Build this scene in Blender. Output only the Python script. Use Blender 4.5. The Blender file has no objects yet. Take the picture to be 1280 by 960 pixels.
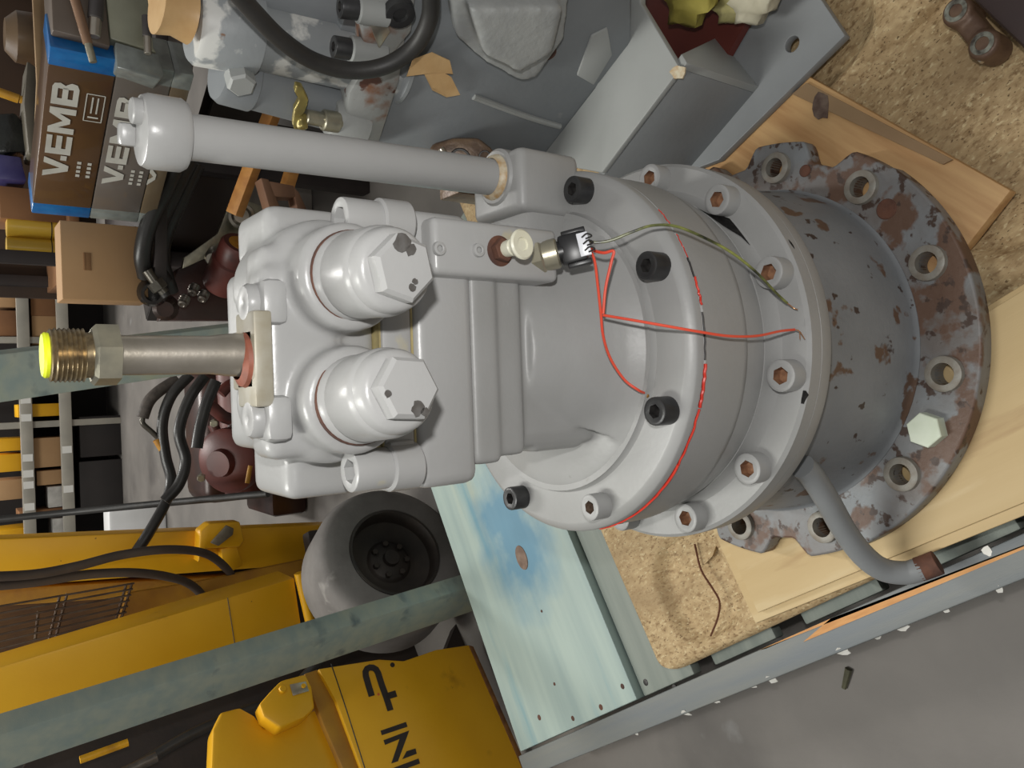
import bpy, bmesh, math, random
from mathutils import Vector, Matrix, Quaternion
random.seed(7)
PI = math.pi
SC = bpy.context.scene
# ---------------------------------------------------------------- camera, world, lights, exposure
FPX, PITCH, ROLL = 972.2, math.radians(37.0947), math.radians(2.0221)
CAM = Vector((-0.0328, -0.6578, 1.1607))
_cp, _sp, _c, _s = math.cos(PITCH), math.sin(PITCH), math.cos(ROLL), math.sin(ROLL)
_R, _U, _F = Vector((1, 0, 0)), Vector((0, _sp, _cp)), Vector((0, _cp, -_sp))
_ex = -_s * _R - _c * _U          # picture right (the camera was held on its side)
_ey = _c * _R - _s * _U           # picture up
cd = bpy.data.cameras.new('camera'); cam = bpy.data.objects.new('camera', cd)
SC.collection.objects.link(cam); SC.camera = cam
cd.sensor_width = 36; cd.lens = FPX / 1280 * 36; cd.clip_start = .02; cd.clip_end = 60
m = Matrix((_ex, _ey, -_F)).transposed().to_4x4(); m.translation = CAM
cam.matrix_world = m
SC.view_settings.view_transform = 'Standard'; SC.view_settings.look = 'None'
SC.view_settings.gamma = 1; SC.view_settings.use_curve_mapping = False
SC.view_settings.exposure = 0.0
w = bpy.data.worlds.new('hall'); SC.world = w; w.use_nodes = True
w.node_tree.nodes['Background'].inputs[0].default_value = (1, .985, .95, 1)
w.node_tree.nodes['Background'].inputs[1].default_value = .25
def light(name, kind, loc, energy, size=.1, target=None, color=(1, 1, 1), sy=None):
    l = bpy.data.lights.new(name, kind); l.energy = energy; l.color = color
    if kind == 'AREA':
        l.size = size
        if sy: l.shape = 'RECTANGLE'; l.size_y = sy
    else: l.shadow_soft_size = size
    o = bpy.data.objects.new(name, l); SC.collection.objects.link(o); o.location = loc
    if target is not None: o.rotation_euler = (Vector(target) - Vector(loc)).to_track_quat('-Z', 'Y').to_euler()
    return o
light('camera_flash', 'POINT', CAM + Vector((.085, 0.0, .02)), 13.5, .012, color=(1, .985, .96))
light('hall_lamp', 'AREA', (-1.2, 1.2, 4.2), 105, 2.2, (-.6, 1.2, 0), (1, 1, .94), .5)
light('hall_lamp', 'AREA', (.4, 5.5, 4.6), 190, 3.0, (.2, 5.5, 0), (1, .98, .94), .5)

def at(x, y, z=None, Y=None, X=None, d=None):
    """point of the place seen at picture point (x, y) on the level z, the wall Y or X, or at a distance"""
    U = 480 - y; V = x - 640
    U2 = _c * U - _s * V; V2 = _s * U + _c * V
    r = Vector((U2 / FPX, 0, 0)) + _F - _U * (V2 / FPX)
    if z is not None: t = (z - CAM.z) / r.z
    elif Y is not None: t = (Y - CAM.y) / r.y
    elif X is not None: t = (X - CAM.x) / r.x
    else: t = d / r.length
    return CAM + r * t
def onp(x, y, P, n):
    """the same on a plane through P with normal n"""
    D = at(x, y, d=1) - CAM
    return CAM + D * ((Vector(P) - CAM).dot(Vector(n)) / D.dot(Vector(n)))

# ---------------------------------------------------------------- materials
def srgb(*c):
    f = lambda v: v / 12.92 if v <= .04045 else ((v + .055) / 1.055) ** 2.4
    return tuple(f(v / 255) for v in c) + (1,)
MATS = {}
def mat(name, col, col2=None, scale=8, rough=.5, metal=0, bump=0, bscale=60, patches=(), stretch=None, detail=5, emis=None, spec=.5, coat=0):
    """noise-mixed colour; patches = list of (colour, noise scale, threshold, softness) laid over it"""
    if name in MATS: return MATS[name]
    m = bpy.data.materials.new(name); m.use_nodes = True; MATS[name] = m
    nt = m.node_tree; N, L = nt.nodes, nt.links
    b = N['Principled BSDF']; b.inputs['Roughness'].default_value = rough; b.inputs['Metallic'].default_value = metal
    b.inputs['Specular IOR Level'].default_value = spec
    b.inputs['Coat Weight'].default_value = coat
    tc = N.new('ShaderNodeTexCoord'); mp = N.new('ShaderNodeMapping'); L.new(tc.outputs['Object'], mp.inputs[0])
    if stretch: mp.inputs['Scale'].default_value = stretch
    def noise(s, det=detail, vec=mp.outputs[0]):
        n = N.new('ShaderNodeTexNoise'); n.inputs['Scale'].default_value = s; n.inputs['Detail'].default_value = det
        L.new(vec, n.inputs['Vector']); return n
    def ramp(src, lo, hi):
        r = N.new('ShaderNodeMapRange'); r.inputs[1].default_value = lo; r.inputs[2].default_value = hi
        L.new(src, r.inputs[0]); return r.outputs[0]
    def mix(a, bcol, fac):
        x = N.new('ShaderNodeMix'); x.data_type = 'RGBA'
        if isinstance(a, tuple): x.inputs[6].default_value = a
        else: L.new(a, x.inputs[6])
        x.inputs[7].default_value = bcol; L.new(fac, x.inputs[0]); return x.outputs[2]
    cur = srgb(*col)
    if col2: cur = mix(cur, srgb(*col2), ramp(noise(scale).outputs[0], .35, .68))
    rr = None
    for k, (pc, ps, th, so) in enumerate(patches):
        mp2 = N.new('ShaderNodeMapping'); mp2.inputs['Location'].default_value = (3.1 * k + 1, 1.7 * k, .9)
        if stretch: mp2.inputs['Scale'].default_value = tuple(max(.5, min(4, q)) for q in stretch)
        L.new(tc.outputs['Object'], mp2.inputs[0])
        f = ramp(noise(ps, 6, mp2.outputs[0]).outputs[0], th, th + so)
        cur = mix(cur, srgb(*pc), f)
    if isinstance(cur, tuple): b.inputs['Base Color'].default_value = cur
    else: L.new(cur, b.inputs['Base Color'])
    if bump:
        bn = N.new('ShaderNodeBump'); bn.inputs['Strength'].default_value = bump; bn.inputs['Distance'].default_value = .002
        L.new(noise(bscale, 4).outputs[0], bn.inputs['Height']); L.new(bn.outputs[0], b.inputs['Normal'])
    if emis:
        b.inputs['Emission Color'].default_value = srgb(*emis[0]); b.inputs['Emission Strength'].default_value = emis[1]
    return m

# ---------------------------------------------------------------- mesh helpers
def frame(loc, axis=(0, 0, 1), spin=0):
    q = Vector(axis).normalized().to_track_quat('Z', 'Y')
    return Matrix.Translation(Vector(loc)) @ q.to_matrix().to_4x4() @ Matrix.Rotation(spin, 4, 'Z')
def lathe(bm, prof, M=None, n=48, a0=0, a1=2 * PI, mi=0):
    M = M or Matrix.Identity(4)
    full = abs(a1 - a0 - 2 * PI) < 1e-6
    cnt = n if full else n + 1
    rings = []
    for r, z in prof:
        if r <= 1e-7: rings.append([bm.verts.new(M @ Vector((0, 0, z)))])
        else: rings.append([bm.verts.new(M @ Vector((r * math.cos(a0 + (a1 - a0) * k / n), r * math.sin(a0 + (a1 - a0) * k / n), z))) for k in range(cnt)])
    for A, B in zip(rings, rings[1:]):
        for k in range(n):
            k2 = (k + 1) % cnt
            if len(A) == 1 and len(B) == 1: continue
            if len(A) == 1: f = (A[0], B[k], B[k2])
            elif len(B) == 1: f = (A[k], A[k2], B[0])
            else: f = (A[k], A[k2], B[k2], B[k])
            try: bm.faces.new(f).material_index = mi
            except ValueError: pass
    return bm
def cyl(bm, r, z0, z1, M=None, n=24, ch=None, r1=None):
    c = ch if ch is not None else min(r * .12, abs(z1 - z0) * .2)
    r1 = r1 or r
    return lathe(bm, [(0, z0), (r - c, z0), (r, z0 + c), (r1, z1 - c), (r1 - c, z1), (0, z1)], M, n)
def sector(bm, prof, a0, a1, n=24):
    """closed wedge of a turned solid; prof starts and ends on the axis"""
    R = []
    for k in range(n + 1):
        a = a0 + (a1 - a0) * k / n; R.append([bm.verts.new((r * math.cos(a), r * math.sin(a), z)) for r, z in prof])
    for A, C in zip(R, R[1:]):
        for j in range(len(prof)):
            j2 = (j + 1) % len(prof); vs = [A[j], A[j2], C[j2], C[j]]
            bm.faces.new(vs)
    bm.faces.new(R[0]); bm.faces.new(R[-1][::-1])
    return bm
def seg(bm, p, q, r, n=16, r1=None):
    p, q = Vector(p), Vector(q)
    return cyl(bm, r, 0, (q - p).length, frame(p, q - p), n, r1=r1)
def hexagon(bm, r, z0, z1, M=None, ch=None, n=6, spin=0):
    c = ch if ch is not None else r * .1
    M = (M or Matrix.Identity(4)) @ Matrix.Rotation(spin, 4, 'Z')
    return lathe(bm, [(0, z0), (r, z0), (r, z1 - c), (r - c, z1), (0, z1)], M, n)
def box(bm, c, s, M=None, bev=0, rot=None, segs=2):
    M = (M or Matrix.Identity(4)) @ Matrix.Translation(Vector(c))
    if rot is not None: M = M @ Matrix.Rotation(rot, 4, 'Z')
    M = M @ Matrix.Diagonal((s[0], s[1], s[2], 1))
    r = bmesh.ops.create_cube(bm, size=1, matrix=M)
    if bev:
        es = list({e for v in r['verts'] for e in v.link_edges})
        bmesh.ops.bevel(bm, geom=es, offset=bev, segments=segs, profile=.5, affect='EDGES')
    return bm
def beam(bm, p, q, wx, wy, side=(1, 0, 0), bev=.002):
    p, q = Vector(p), Vector(q); z = (q - p).normalized(); x = (Vector(side) - z * z.dot(Vector(side))).normalized(); y = z.cross(x)
    M = Matrix((x, y, z)).transposed().to_4x4(); M.translation = (p + q) / 2
    return box(bm, (0, 0, 0), (wx, wy, (q - p).length), M, bev)
def prism(bm, pts, d, bev=0):
    """pts: planar polygon of 3-D points, d: thickness vector"""
    d = Vector(d); a = [bm.verts.new(Vector(p)) for p in pts]; b = [bm.verts.new(Vector(p) + d) for p in pts]
    fs = [bm.faces.new(a), bm.faces.new(b[::-1])]
    n = len(a)
    for k in range(n): fs.append(bm.faces.new((a[k], b[k], b[(k + 1) % n], a[(k + 1) % n])))
    bmesh.ops.recalc_face_normals(bm, faces=fs)
    if bev: bmesh.ops.bevel(bm, geom=list({e for f in fs for e in f.edges}), offset=bev, segments=2, profile=.5, affect='EDGES')
    return bm
def smooth_path(pts, k=8):
    P = [Vector(p) for p in pts]
    if len(P) < 3: return P
    P = [P[0] * 2 - P[1]] + P + [P[-1] * 2 - P[-2]]; out = []
    for i in range(1, len(P) - 2):
        a, b, c, d = P[i - 1:i + 3]
        for j in range(k):
            t = j / k
            out.append(.5 * ((2 * b) + (c - a) * t + (2 * a - 5 * b + 4 * c - d) * t * t + (3 * b - a - 3 * c + d) * t ** 3))
    out.append(P[-2]); return out
def tube(bm, pts, r, n=10, k=8, mi=0, r1=None):
    P = smooth_path(pts, k); rings = []; up = None
    for i, p in enumerate(P):
        t = (P[min(i + 1, len(P) - 1)] - P[max(i - 1, 0)]).normalized()
        if up is None: up = t.orthogonal().normalized()
        up = (up - t * t.dot(up)).normalized(); s = t.cross(up)
        rad = r + ((r1 - r) * i / (len(P) - 1) if r1 is not None else 0)
        rings.append([bm.verts.new(p + rad * (math.cos(2 * PI * j / n) * up + math.sin(2 * PI * j / n) * s)) for j in range(n)])
    for A, B in zip(rings, rings[1:]):
        for j in range(n): bm.faces.new((A[j], A[(j + 1) % n], B[(j + 1) % n], B[j])).material_index = mi
    bm.faces.new(rings[0][::-1]).material_index = mi; bm.faces.new(rings[-1]).material_index = mi
    return bm
def socket_bm(r, h, hx=.55, depth=.6, n=24):
    """socket head cap screw standing on z = 0; faces of the socket take material 1"""
    bm = bmesh.new()
    lathe(bm, [(r, 0), (r, h - r * .16), (r * .97, h - r * .05), (r * .88, h), (r * .74, h)], None, n)
    top = [v for v in bm.verts if abs(v.co.z - h) < 1e-6 and math.hypot(v.co.x, v.co.y) < r * .8]
    top.sort(key=lambda v: math.atan2(v.co.y, v.co.x))
    def hr(a): return r * hx / math.cos(((a % (PI / 3)) - PI / 6))* math.cos(PI/6)
    H = []; B = []
    for v in top:
        a = math.atan2(v.co.y, v.co.x); q = hr(a)
        H.append(bm.verts.new((q * math.cos(a), q * math.sin(a), h - r * .04))); B.append(bm.verts.new((q * math.cos(a), q * math.sin(a), h - depth * h)))
    for k in range(n):
        k2 = (k + 1) % n
        bm.faces.new((top[k], top[k2], H[k2], H[k])); bm.faces.new((H[k], H[k2], B[k2], B[k])).material_index = 1
    bm.faces.new(B).material_index = 1
    bmesh.ops.recalc_face_normals(bm, faces=bm.faces)
    return bm
def plate_bm(outline, holes, z0, z1, bev=.0015, res=1):
    """flat plate with round holes [(x, y, r)] as a filled curve turned to mesh"""
    cu = bpy.data.curves.new('tmp', 'CURVE'); cu.dimensions = '2D'; cu.fill_mode = 'BOTH'
    cu.extrude = (z1 - z0) / 2 - bev; cu.bevel_depth = bev; cu.bevel_resolution = res; cu.offset = -bev
    def sp(pts):
        s = cu.splines.new('POLY'); s.points.add(len(pts) - 1); s.use_cyclic_u = True
        for q, p in zip(s.points, pts): q.co = (p[0], p[1], 0, 1)
    sp(outline)
    for x, y, r in holes: sp([(x + r * math.cos(-2 * PI * k / 24), y + r * math.sin(-2 * PI * k / 24)) for k in range(24)])
    o = bpy.data.objects.new('tmp', cu); SC.collection.objects.link(o)
    bpy.context.view_layer.update()
    me = bpy.data.meshes.new_from_object(o.evaluated_get(bpy.context.evaluated_depsgraph_get()))
    bm = bmesh.new(); bm.from_mesh(me); bm.transform(Matrix.Translation((0, 0, (z0 + z1) / 2)))
    bpy.data.objects.remove(o); bpy.data.curves.remove(cu); bpy.data.meshes.remove(me)
    return bm
def text_bm(s, size, M, depth=.0006, bold=0.0, sx=1):
    cu = bpy.data.curves.new('tmp', 'FONT'); cu.body = s; cu.size = size; cu.offset = bold; cu.extrude = depth
    o = bpy.data.objects.new('tmp', cu); SC.collection.objects.link(o); bpy.context.view_layer.update()
    me = bpy.data.meshes.new_from_object(o.evaluated_get(bpy.context.evaluated_depsgraph_get()))
    bm = bmesh.new(); bm.from_mesh(me); bm.transform(M @ Matrix.Diagonal((sx, 1, 1, 1)))
    bpy.data.objects.remove(o); bpy.data.curves.remove(cu); bpy.data.meshes.remove(me)
    return bm
def cast(bm, voxel=.003, it=6):
    """melt overlapping closed solids into one casting with filleted joints"""
    me = bpy.data.meshes.new('tmp'); bmesh.ops.recalc_face_normals(bm, faces=bm.faces); bm.to_mesh(me); bm.free()
    o = bpy.data.objects.new('tmp', me); SC.collection.objects.link(o)
    r = o.modifiers.new('r', 'REMESH'); r.mode = 'VOXEL'; r.voxel_size = voxel
    s = o.modifiers.new('s', 'SMOOTH'); s.iterations = it; s.factor = .5
    bpy.context.view_layer.update()
    m2 = bpy.data.meshes.new_from_object(o.evaluated_get(bpy.context.evaluated_depsgraph_get()))
    out = bmesh.new(); out.from_mesh(m2)
    bpy.data.objects.remove(o); bpy.data.meshes.remove(me); bpy.data.meshes.remove(m2)
    return out
def mesh_of(name, bm, mats, ang=40, smooth=True):
    bmesh.ops.recalc_face_normals(bm, faces=bm.faces)
    me = bpy.data.meshes.new(name); bm.to_mesh(me); bm.free()
    for q in (mats if isinstance(mats, (list, tuple)) else [mats]): me.materials.append(q)
    if smooth:
        me.shade_smooth()
        me.set_sharp_from_angle(angle=math.radians(ang))
    return me
def tag(o, label, cat, group=None, kind=None):
    if label: o['label'] = label
    if cat: o['category'] = cat
    if group: o['group'] = group
    if kind: o['kind'] = kind
    return o
def thing(name, label, cat, loc=(0, 0, 0), rotz=0, group=None):
    o = bpy.data.objects.new(name, None); SC.collection.objects.link(o); o.empty_display_size = .05
    o.location = loc; o.rotation_euler = (0, 0, rotz)
    return tag(o, label, cat, group)
def rootloc(o):
    v = Vector((0, 0, 0))
    while o is not None: v += o.location; o = o.parent
    return v
def part(name, bm, mats, parent, label=None, local=False, ang=40, kind=None):
    """mesh child; world-built meshes are moved into the parent's frame (unrotated parents), local ones kept"""
    if not local: bm.transform(Matrix.Translation(-rootloc(parent)))
    o = bpy.data.objects.new(name, mesh_of(name, bm, mats, ang)); SC.collection.objects.link(o); o.parent = parent
    if label: o['label'] = label
    if kind: o['kind'] = kind
    return o
def single(name, bm, mats, label, cat, group=None, kind=None, ang=40):
    vs = [v.co for v in bm.verts]
    c = Vector(((min(v.x for v in vs) + max(v.x for v in vs)) / 2, (min(v.y for v in vs) + max(v.y for v in vs)) / 2, min(v.z for v in vs)))
    bm.transform(Matrix.Translation(-c))
    o = bpy.data.objects.new(name, mesh_of(name, bm, mats, ang)); SC.collection.objects.link(o); o.location = c
    return tag(o, label, cat, group, kind)
def put(name, me, parent, M):
    """another part using a shared mesh; M in world space (parent unrotated)"""
    o = bpy.data.objects.new(name, me); SC.collection.objects.link(o); o.parent = parent
    o.matrix_local = Matrix.Translation(-rootloc(parent)) @ M
    return o
B = bmesh.new

G = mat('grey_paint', (161, 161, 160), (152, 152, 150), 9, .42, 0, .12, 160, patches=[((120, 116, 108), 26, .72, .05)])
GV = mat('light_grey_paint', (172, 172, 171), (164, 164, 163), 7, .31, 0, .10, 140, patches=[((196, 186, 146), 16, .70, .09)])
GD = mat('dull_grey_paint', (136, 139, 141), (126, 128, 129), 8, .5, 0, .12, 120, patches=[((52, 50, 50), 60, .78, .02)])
RUSTG = mat('rusty_grey_paint', (134, 137, 140), (120, 123, 126), 10, .45, 0, .25, 150, patches=[((98, 76, 62), 20, .60, .03), ((66, 54, 50), 48, .645, .03)])
RUSTH = mat('rusty_flange_paint', (130, 134, 137), (112, 106, 102), 14, .5, 0, .35, 130, patches=[((100, 76, 62), 24, .50, .06), ((70, 54, 46), 60, .58, .05)])
RUST = mat('rust', (104, 68, 52), (70, 48, 42), 40, .8, 0, .5, 200)
RUSTO = mat('orange_rust', (158, 118, 88), (104, 68, 50), 90, .8, 0, .3, 300)
BLK = mat('black_oxide_steel', (72, 72, 72), (58, 58, 60), 60, .38, .55, .1, 200)
BLKH = mat('black_socket', (44, 42, 42), (66, 64, 62), 200, .5, .3)
STEEL = mat('bare_steel', (198, 190, 178), (176, 168, 154), 30, .3, .85, .05, 300)
ZINC = mat('zinc_plated_steel', (186, 180, 158), (160, 156, 140), 60, .32, .75, .05, 300)
RUBBER = mat('black_rubber', (40, 39, 38), (52, 50, 48), 20, .5, 0, .15, 120)
PLASTIC = mat('black_plastic', (30, 30, 32), (38, 38, 38), 40, .35)
WHITEP = mat('white_plastic', (226, 224, 204), (214, 210, 186), 30, .4)
GREENW = mat('pale_green_plastic', (216, 224, 206), (204, 214, 192), 40, .4)
YEL = mat('yellow_machine_paint', (234, 176, 26), (224, 164, 18), 5, .42, 0, .08, 150, patches=[((112, 78, 24), 55, .745, .03), ((186, 132, 18), 9, .66, .1)])
# ---------------------------------------------------------------- the grey swing motor and its gearbox (axis at x = y = 0)
SM = thing('swing_motor', 'upright grey hydraulic swing motor on rusty flange, with relief valves and tall pipe', 'motor', (0, 0, .2))
LA = [math.radians(-8.9 - 30 * k) for k in range(12)]
def flange_r(a):
    d = (math.degrees(a) + 360) % 360          # 0..360
    if 208 < d < 318: return .287
    near = min(abs((a - l + PI) % (2 * PI) - PI) for l in LA); near = math.degrees(near)
    t = min(1, max(0, (near - 7) / 5)); t = t * t * (3 - 2 * t)
    return .284 - .026 * t
out = [(flange_r(a) * math.cos(a), flange_r(a) * math.sin(a)) for a in [2 * PI * k / 360 for k in range(360)]]
hol = [(.25 * math.cos(a), .25 * math.sin(a), .0128) for a in LA]
part('mounting_flange', plate_bm(out, hol, .202, .229, .003, 2), RUSTH, SM, 'rust-eaten round base flange with scalloped rim')
boss = lathe(B(), [(.0128, -.03), (.0128, 0), (.0185, 0), (.0205, -.001), (.0215, -.008)], None, 28)
bme = mesh_of('bolt_boss', boss, mat('boss_face', (146, 144, 136), (126, 116, 104), 60, .5, .1, .2, 200))
for a in LA: put('bolt_boss', bme, SM, Matrix.Translation((.25 * math.cos(a), .25 * math.sin(a), .2362)))
hx = math.radians(-114.2)
part('hex_plug', hexagon(B(), .0205, .229, .246, frame((.2505 * math.cos(hx), .2505 * math.sin(hx), 0)), .001, spin=.2), GREENW, SM, 'pale green plastic hexagonal plug in the rusty flange')
for a, rr in ((-49, .0125), (-19, .008)):
    a = math.radians(a); part('plug', cyl(B(), rr, .225, .2305, frame((.247 * math.cos(a), .247 * math.sin(a), 0))), RUST, SM, 'rusty round plug set in the flange')
part('lower_housing', lathe(B(), [(0, .205), (.221, .205), (.221, .2305), (.2185, .233), (.217, .238), (.216, .256), (.2135, .285), (.208, .32), (.2, .36), (.196, .395), (.195, .425), (0, .425)], None, 96), RUSTG, SM, 'rust-spotted grey bell housing')
part('ring_flange', lathe(B(), [(0, .415), (.214, .415), (.2205, .4185), (.2225, .424), (.2225, .4385), (.2215, .4392)], None, 128), G, SM)
part('ring_flange', lathe(B(), [(.2215, .4398), (.2232, .4405), (.2232, .4575), (.2195, .4615), (.1925, .462), (.190, .465), (.1865, .476), (.186, .482), (0, .482)], None, 128), G, SM)
part('gear_ring', lathe(B(), [(0, .47), (.183, .47), (.185, .482), (.189, .496), (.1895, .5175), (.1945, .5225), (.1955, .53), (.1955, .586), (.194, .5875), (0, .5875)], None, 128), G, SM)
part('cover_flange', lathe(B(), [(0, .5875), (.194, .5885), (.1965, .5905), (.1965, .598), (.1955, .6005), (.1885, .6055), (.1865, .606), (.1535, .606), (.1515, .609), (.151, .613), (0, .613)], None, 128), G, SM)
sk = mesh_of('socket_head_bolt', socket_bm(.0165, .02), [G, RUSTO]); skb = mesh_of('socket_head_bolt', socket_bm(.0135, .02, .52), [BLK, BLKH])
skp = mesh_of('socket_head_bolt', socket_bm(.0135, .02, .52), [G, mat('socket_rust', (120, 100, 84), (84, 66, 54), 300, .8)])
rb = .2045
for k in range(12):
    a = math.radians(-10.5 - 29.7 * k); o = put('socket_head_bolt', sk, SM, frame((rb * math.cos(a), rb * math.sin(a), .4615), spin=.3 * k))
for k in range(8):
    a = math.radians(-20.8 - 45 * k); M = frame((.1765 * math.cos(a), .1765 * math.sin(a), .6055), spin=.4 * k)
    o = put('socket_head_bolt', skp if k == 3 else skb, SM, M)
    o['label'] = 'grey-painted socket screw' if k == 3 else 'black socket screw'
# red sealant line at the joint, and dark breaks in it
RED = mat('red_sealant', (226, 66, 48), (204, 48, 36), 60, .35)
def arc(a0, a1, r, z, n, jit): return [(r * math.cos(math.radians(a0 + (a1 - a0) * k / n)), r * math.sin(math.radians(a0 + (a1 - a0) * k / n)), z + random.uniform(-jit, jit)) for k in range(n + 1)]
for a0, a1, rad in ((-96, -108, .0016), (-108.5, -126, .0012), (-126, -147, .0018), (-147, -166, .0015), (-72, -80, .0011), (-58, -66, .0005), (-48, -54, .0005)):
    part('sealant_bead', tube(B(), arc(a0, a1, .1962, .5876, 10, .0009), rad, 6, 3), RED, SM, 'red sealant squeezed from the joint')
for a0, a1 in ((-82, -95), (-66, -72)):
    part('sealant_gap', tube(B(), arc(a0, a1, .1957, .5876, 8, .0004), .0009, 6, 3), BLKH, SM, 'black open stretch of the joint')
# cover casting: flare, boxy casing, pipe boss
b = B()
lathe(b, [(0, .6), (.149, .6), (.149, .611), (.142, .6145), (.125, .620), (.105, .629), (.088, .642), (.08, .66), (0, .66)], None, 72)
box(b, (-.010, .012, .690), (.172, .196, .15), bev=.016)
box(b, (-.010, .010, .741), (.176, .206, .044), bev=.005)
box(b, (-.008, .010, .764), (.190, .214, .03), bev=.005)
sector(b, [(.002, .602), (.148, .602), (.149, .611), (.143, .6155), (.134, .625), (.126, .637), (.118, .654), (.108, .676), (.095, .71), (.002, .71)], math.radians(-131), math.radians(-40))
box(b, (-.089, -.02, .668), (.020, .12, .07), bev=.008)
part('cover', cast(b, .0026, 7), G, SM, ang=80)
b = B(); box(b, (.176, .002, .634), (.066, .088, .082), bev=.009, segs=3); box(b, (.128, .0, .628), (.09, .07, .07), bev=.008)
cyl(b, .03, .62, .6775, frame((.1845, 0, 0)), 32, .003)
part('pipe_boss', b, G, SM)
part('weld', lathe(B(), [(.0185, .677), (.024, .677), (.0225, .681), (.0190, .684)], frame((.1845, 0, 0)), 32), mat('weld_bead', (206, 196, 172), (176, 140, 92), 120, .45, 0, .4, 200), SM, 'rust-tinged weld bead round the pipe foot')
b = B(); p0, p1 = Vector((.1845, 0, .672)), Vector((.1775, .002, .99)); seg(b, p0, p1, .0187, 32); part('breather_pipe', b, GV, SM)
b = B(); Mc = frame(p1, p1 - p0)
lathe(b, [(0, -.004), (.0265, -.004), (.029, 0), (.0292, .024), (.027, .029), (.0255, .0295), (0, .0295)], Mc, 40); part('pipe_cap', b, GV, SM)
b = B(); box(b, (-.022, -.004, .034), (.014, .018, .014), Mc, .003); cyl(b, .010, .028, .037, Mc @ Matrix.Translation((.004, .014, 0)), 16); part('breather_tip', b, GV, SM)
# mid casing and plate
part('motor_casing', box(B(), (-.001, .004, .8065), (.234, .206, .061), bev=.011, segs=3), GV, SM)
part('valve_plate', box(box(B(), (-.001, .004, .8525), (.232, .205, .029), bev=.006), (-.09, -.098, .8535), (.03, .012, .024), bev=.004), GV, SM)
for x, y in ((.1015, -.094), (-.0965, -.096)): part('screw_seat', cyl(B(), .0195, .8385, .8668, frame((x, y, 0)), 28, .002), GV, SM)
part('gasket', box(B(), (-.001, .004, .8378), (.228, .2, .002)), mat('yellowed_gasket', (186, 172, 122), (150, 136, 96), 60, .6), SM, 'yellowed gasket line between casing and plate')
# valve block
b = B()
box(b, (-.002, .012, .897), (.165, .186, .062), bev=.010)
box(b, (-.002, -.066, .912), (.165, .044, .093), bev=.010)
box(b, (.004, -.075, .93), (.12, .04, .062), bev=.010)
box(b, (.0965, -.008, .904), (.046, .08, .070), bev=.009); box(b, (-.0965, -.012, .899), (.048, .085, .066), bev=.009)
PL = [(.0525, .905), (-.0405, .905)]
for x, z in PL:
    cyl(b, .050, .0, .088, frame((x, 0, z), (0, -1, 0)), 40, .006); cyl(b, .0415, .0, .122, frame((x, 0, z - .004), (0, -1, 0)), 40, .004)
part('valve_block', cast(b, .003, 6), GV, SM, ang=80)
part('block_joint', box(B(), (-.001, -.002, .8668), (.214, .186, .0015)), mat('yellowed_gasket', (0, 0, 0)), SM, 'thin joint under the valve block')
# corner cap screws of the block
cs = mesh_of('cap_screw', socket_bm(.0168, .032, .6, .3), [GV, GV])
for x, y in ((.1015, -.094), (-.0965, -.096), (.102, .085), (-.1, .085)): put('cap_screw', cs, SM, frame((x, y, .8665), spin=.3))
CHIP = mat('chipped_bare_metal', (112, 110, 108), (88, 84, 80), 120, .45, .3)
def blob(c, u, v, r, n=14, jag=.35, th=.0006):
    c, u, v = Vector(c), Vector(u).normalized(), Vector(v).normalized()
    pts = []
    for k in range(n):
        a = 2 * PI * k / n; q = r * (1 - jag * random.random()); pts.append(c + u * math.cos(a) * q + v * math.sin(a) * q)
    return prism(B(), pts, u.cross(v) * th)
# relief valves
for i, (x, z) in enumerate(PL):
    ax = Vector((-.06 if i == 0 else .10, -1, -.02)).normalized(); M = frame((x, -.1225, z - .004), ax)
    b = lathe(B(), [(0, 0), (.0335, 0), (.0335, .005), (.031, .008), (.0325, .012), (.0325, .045), (.0318, .050), (.0295, .053)], M, 40)
    o = part('relief_valve', b, GV, SM)
    b = lathe(B(), [(.0305, .051), (.0295, .0595), (.0275, .063), (.024, .0645), (0, .0645)], M, 40); part('collar', b, GV, o)
    b = hexagon(B(), .0238, .064, .0775, M, .0030, spin=.25 + .2 * i); part('hex_head', b, GV, o)
    b = lathe(B(), [(.0325, -.003), (.0343, -.003), (.0343, .0008), (.0325, .0016)], M, 40); part('rust_ring', b, RUST, o, 'rusty seam round the valve foot')
    up = M.to_3x3() @ Vector((0, 0, 1)); ux = M.to_3x3() @ Vector((1, 0, 0)); uy = up.cross(ux)
    C0 = M @ Vector((0, 0, .0776))
    R3 = Vector((1, 0, 0)); Z3 = (Vector((0, 0, 1)) - up * up.z).normalized(); R3 = Z3.cross(up) * 1
    if R3.x < 0: R3 = -R3
    for du, dv, r in (((.0165, .004, .0075), (.012, -.003, .005), (-.013, -.004, .003), (-.009, -.006, .0025)) if i == 0 else ((-.0145, -.004, .006), (-.017, -.009, .004), (-.004, .018, .003))):
        bb = blob(C0 + R3 * du + Z3 * dv, R3, Z3, r)
        part('paint_chip', bb, CHIP, o, 'chipped paint showing dark metal')
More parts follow.
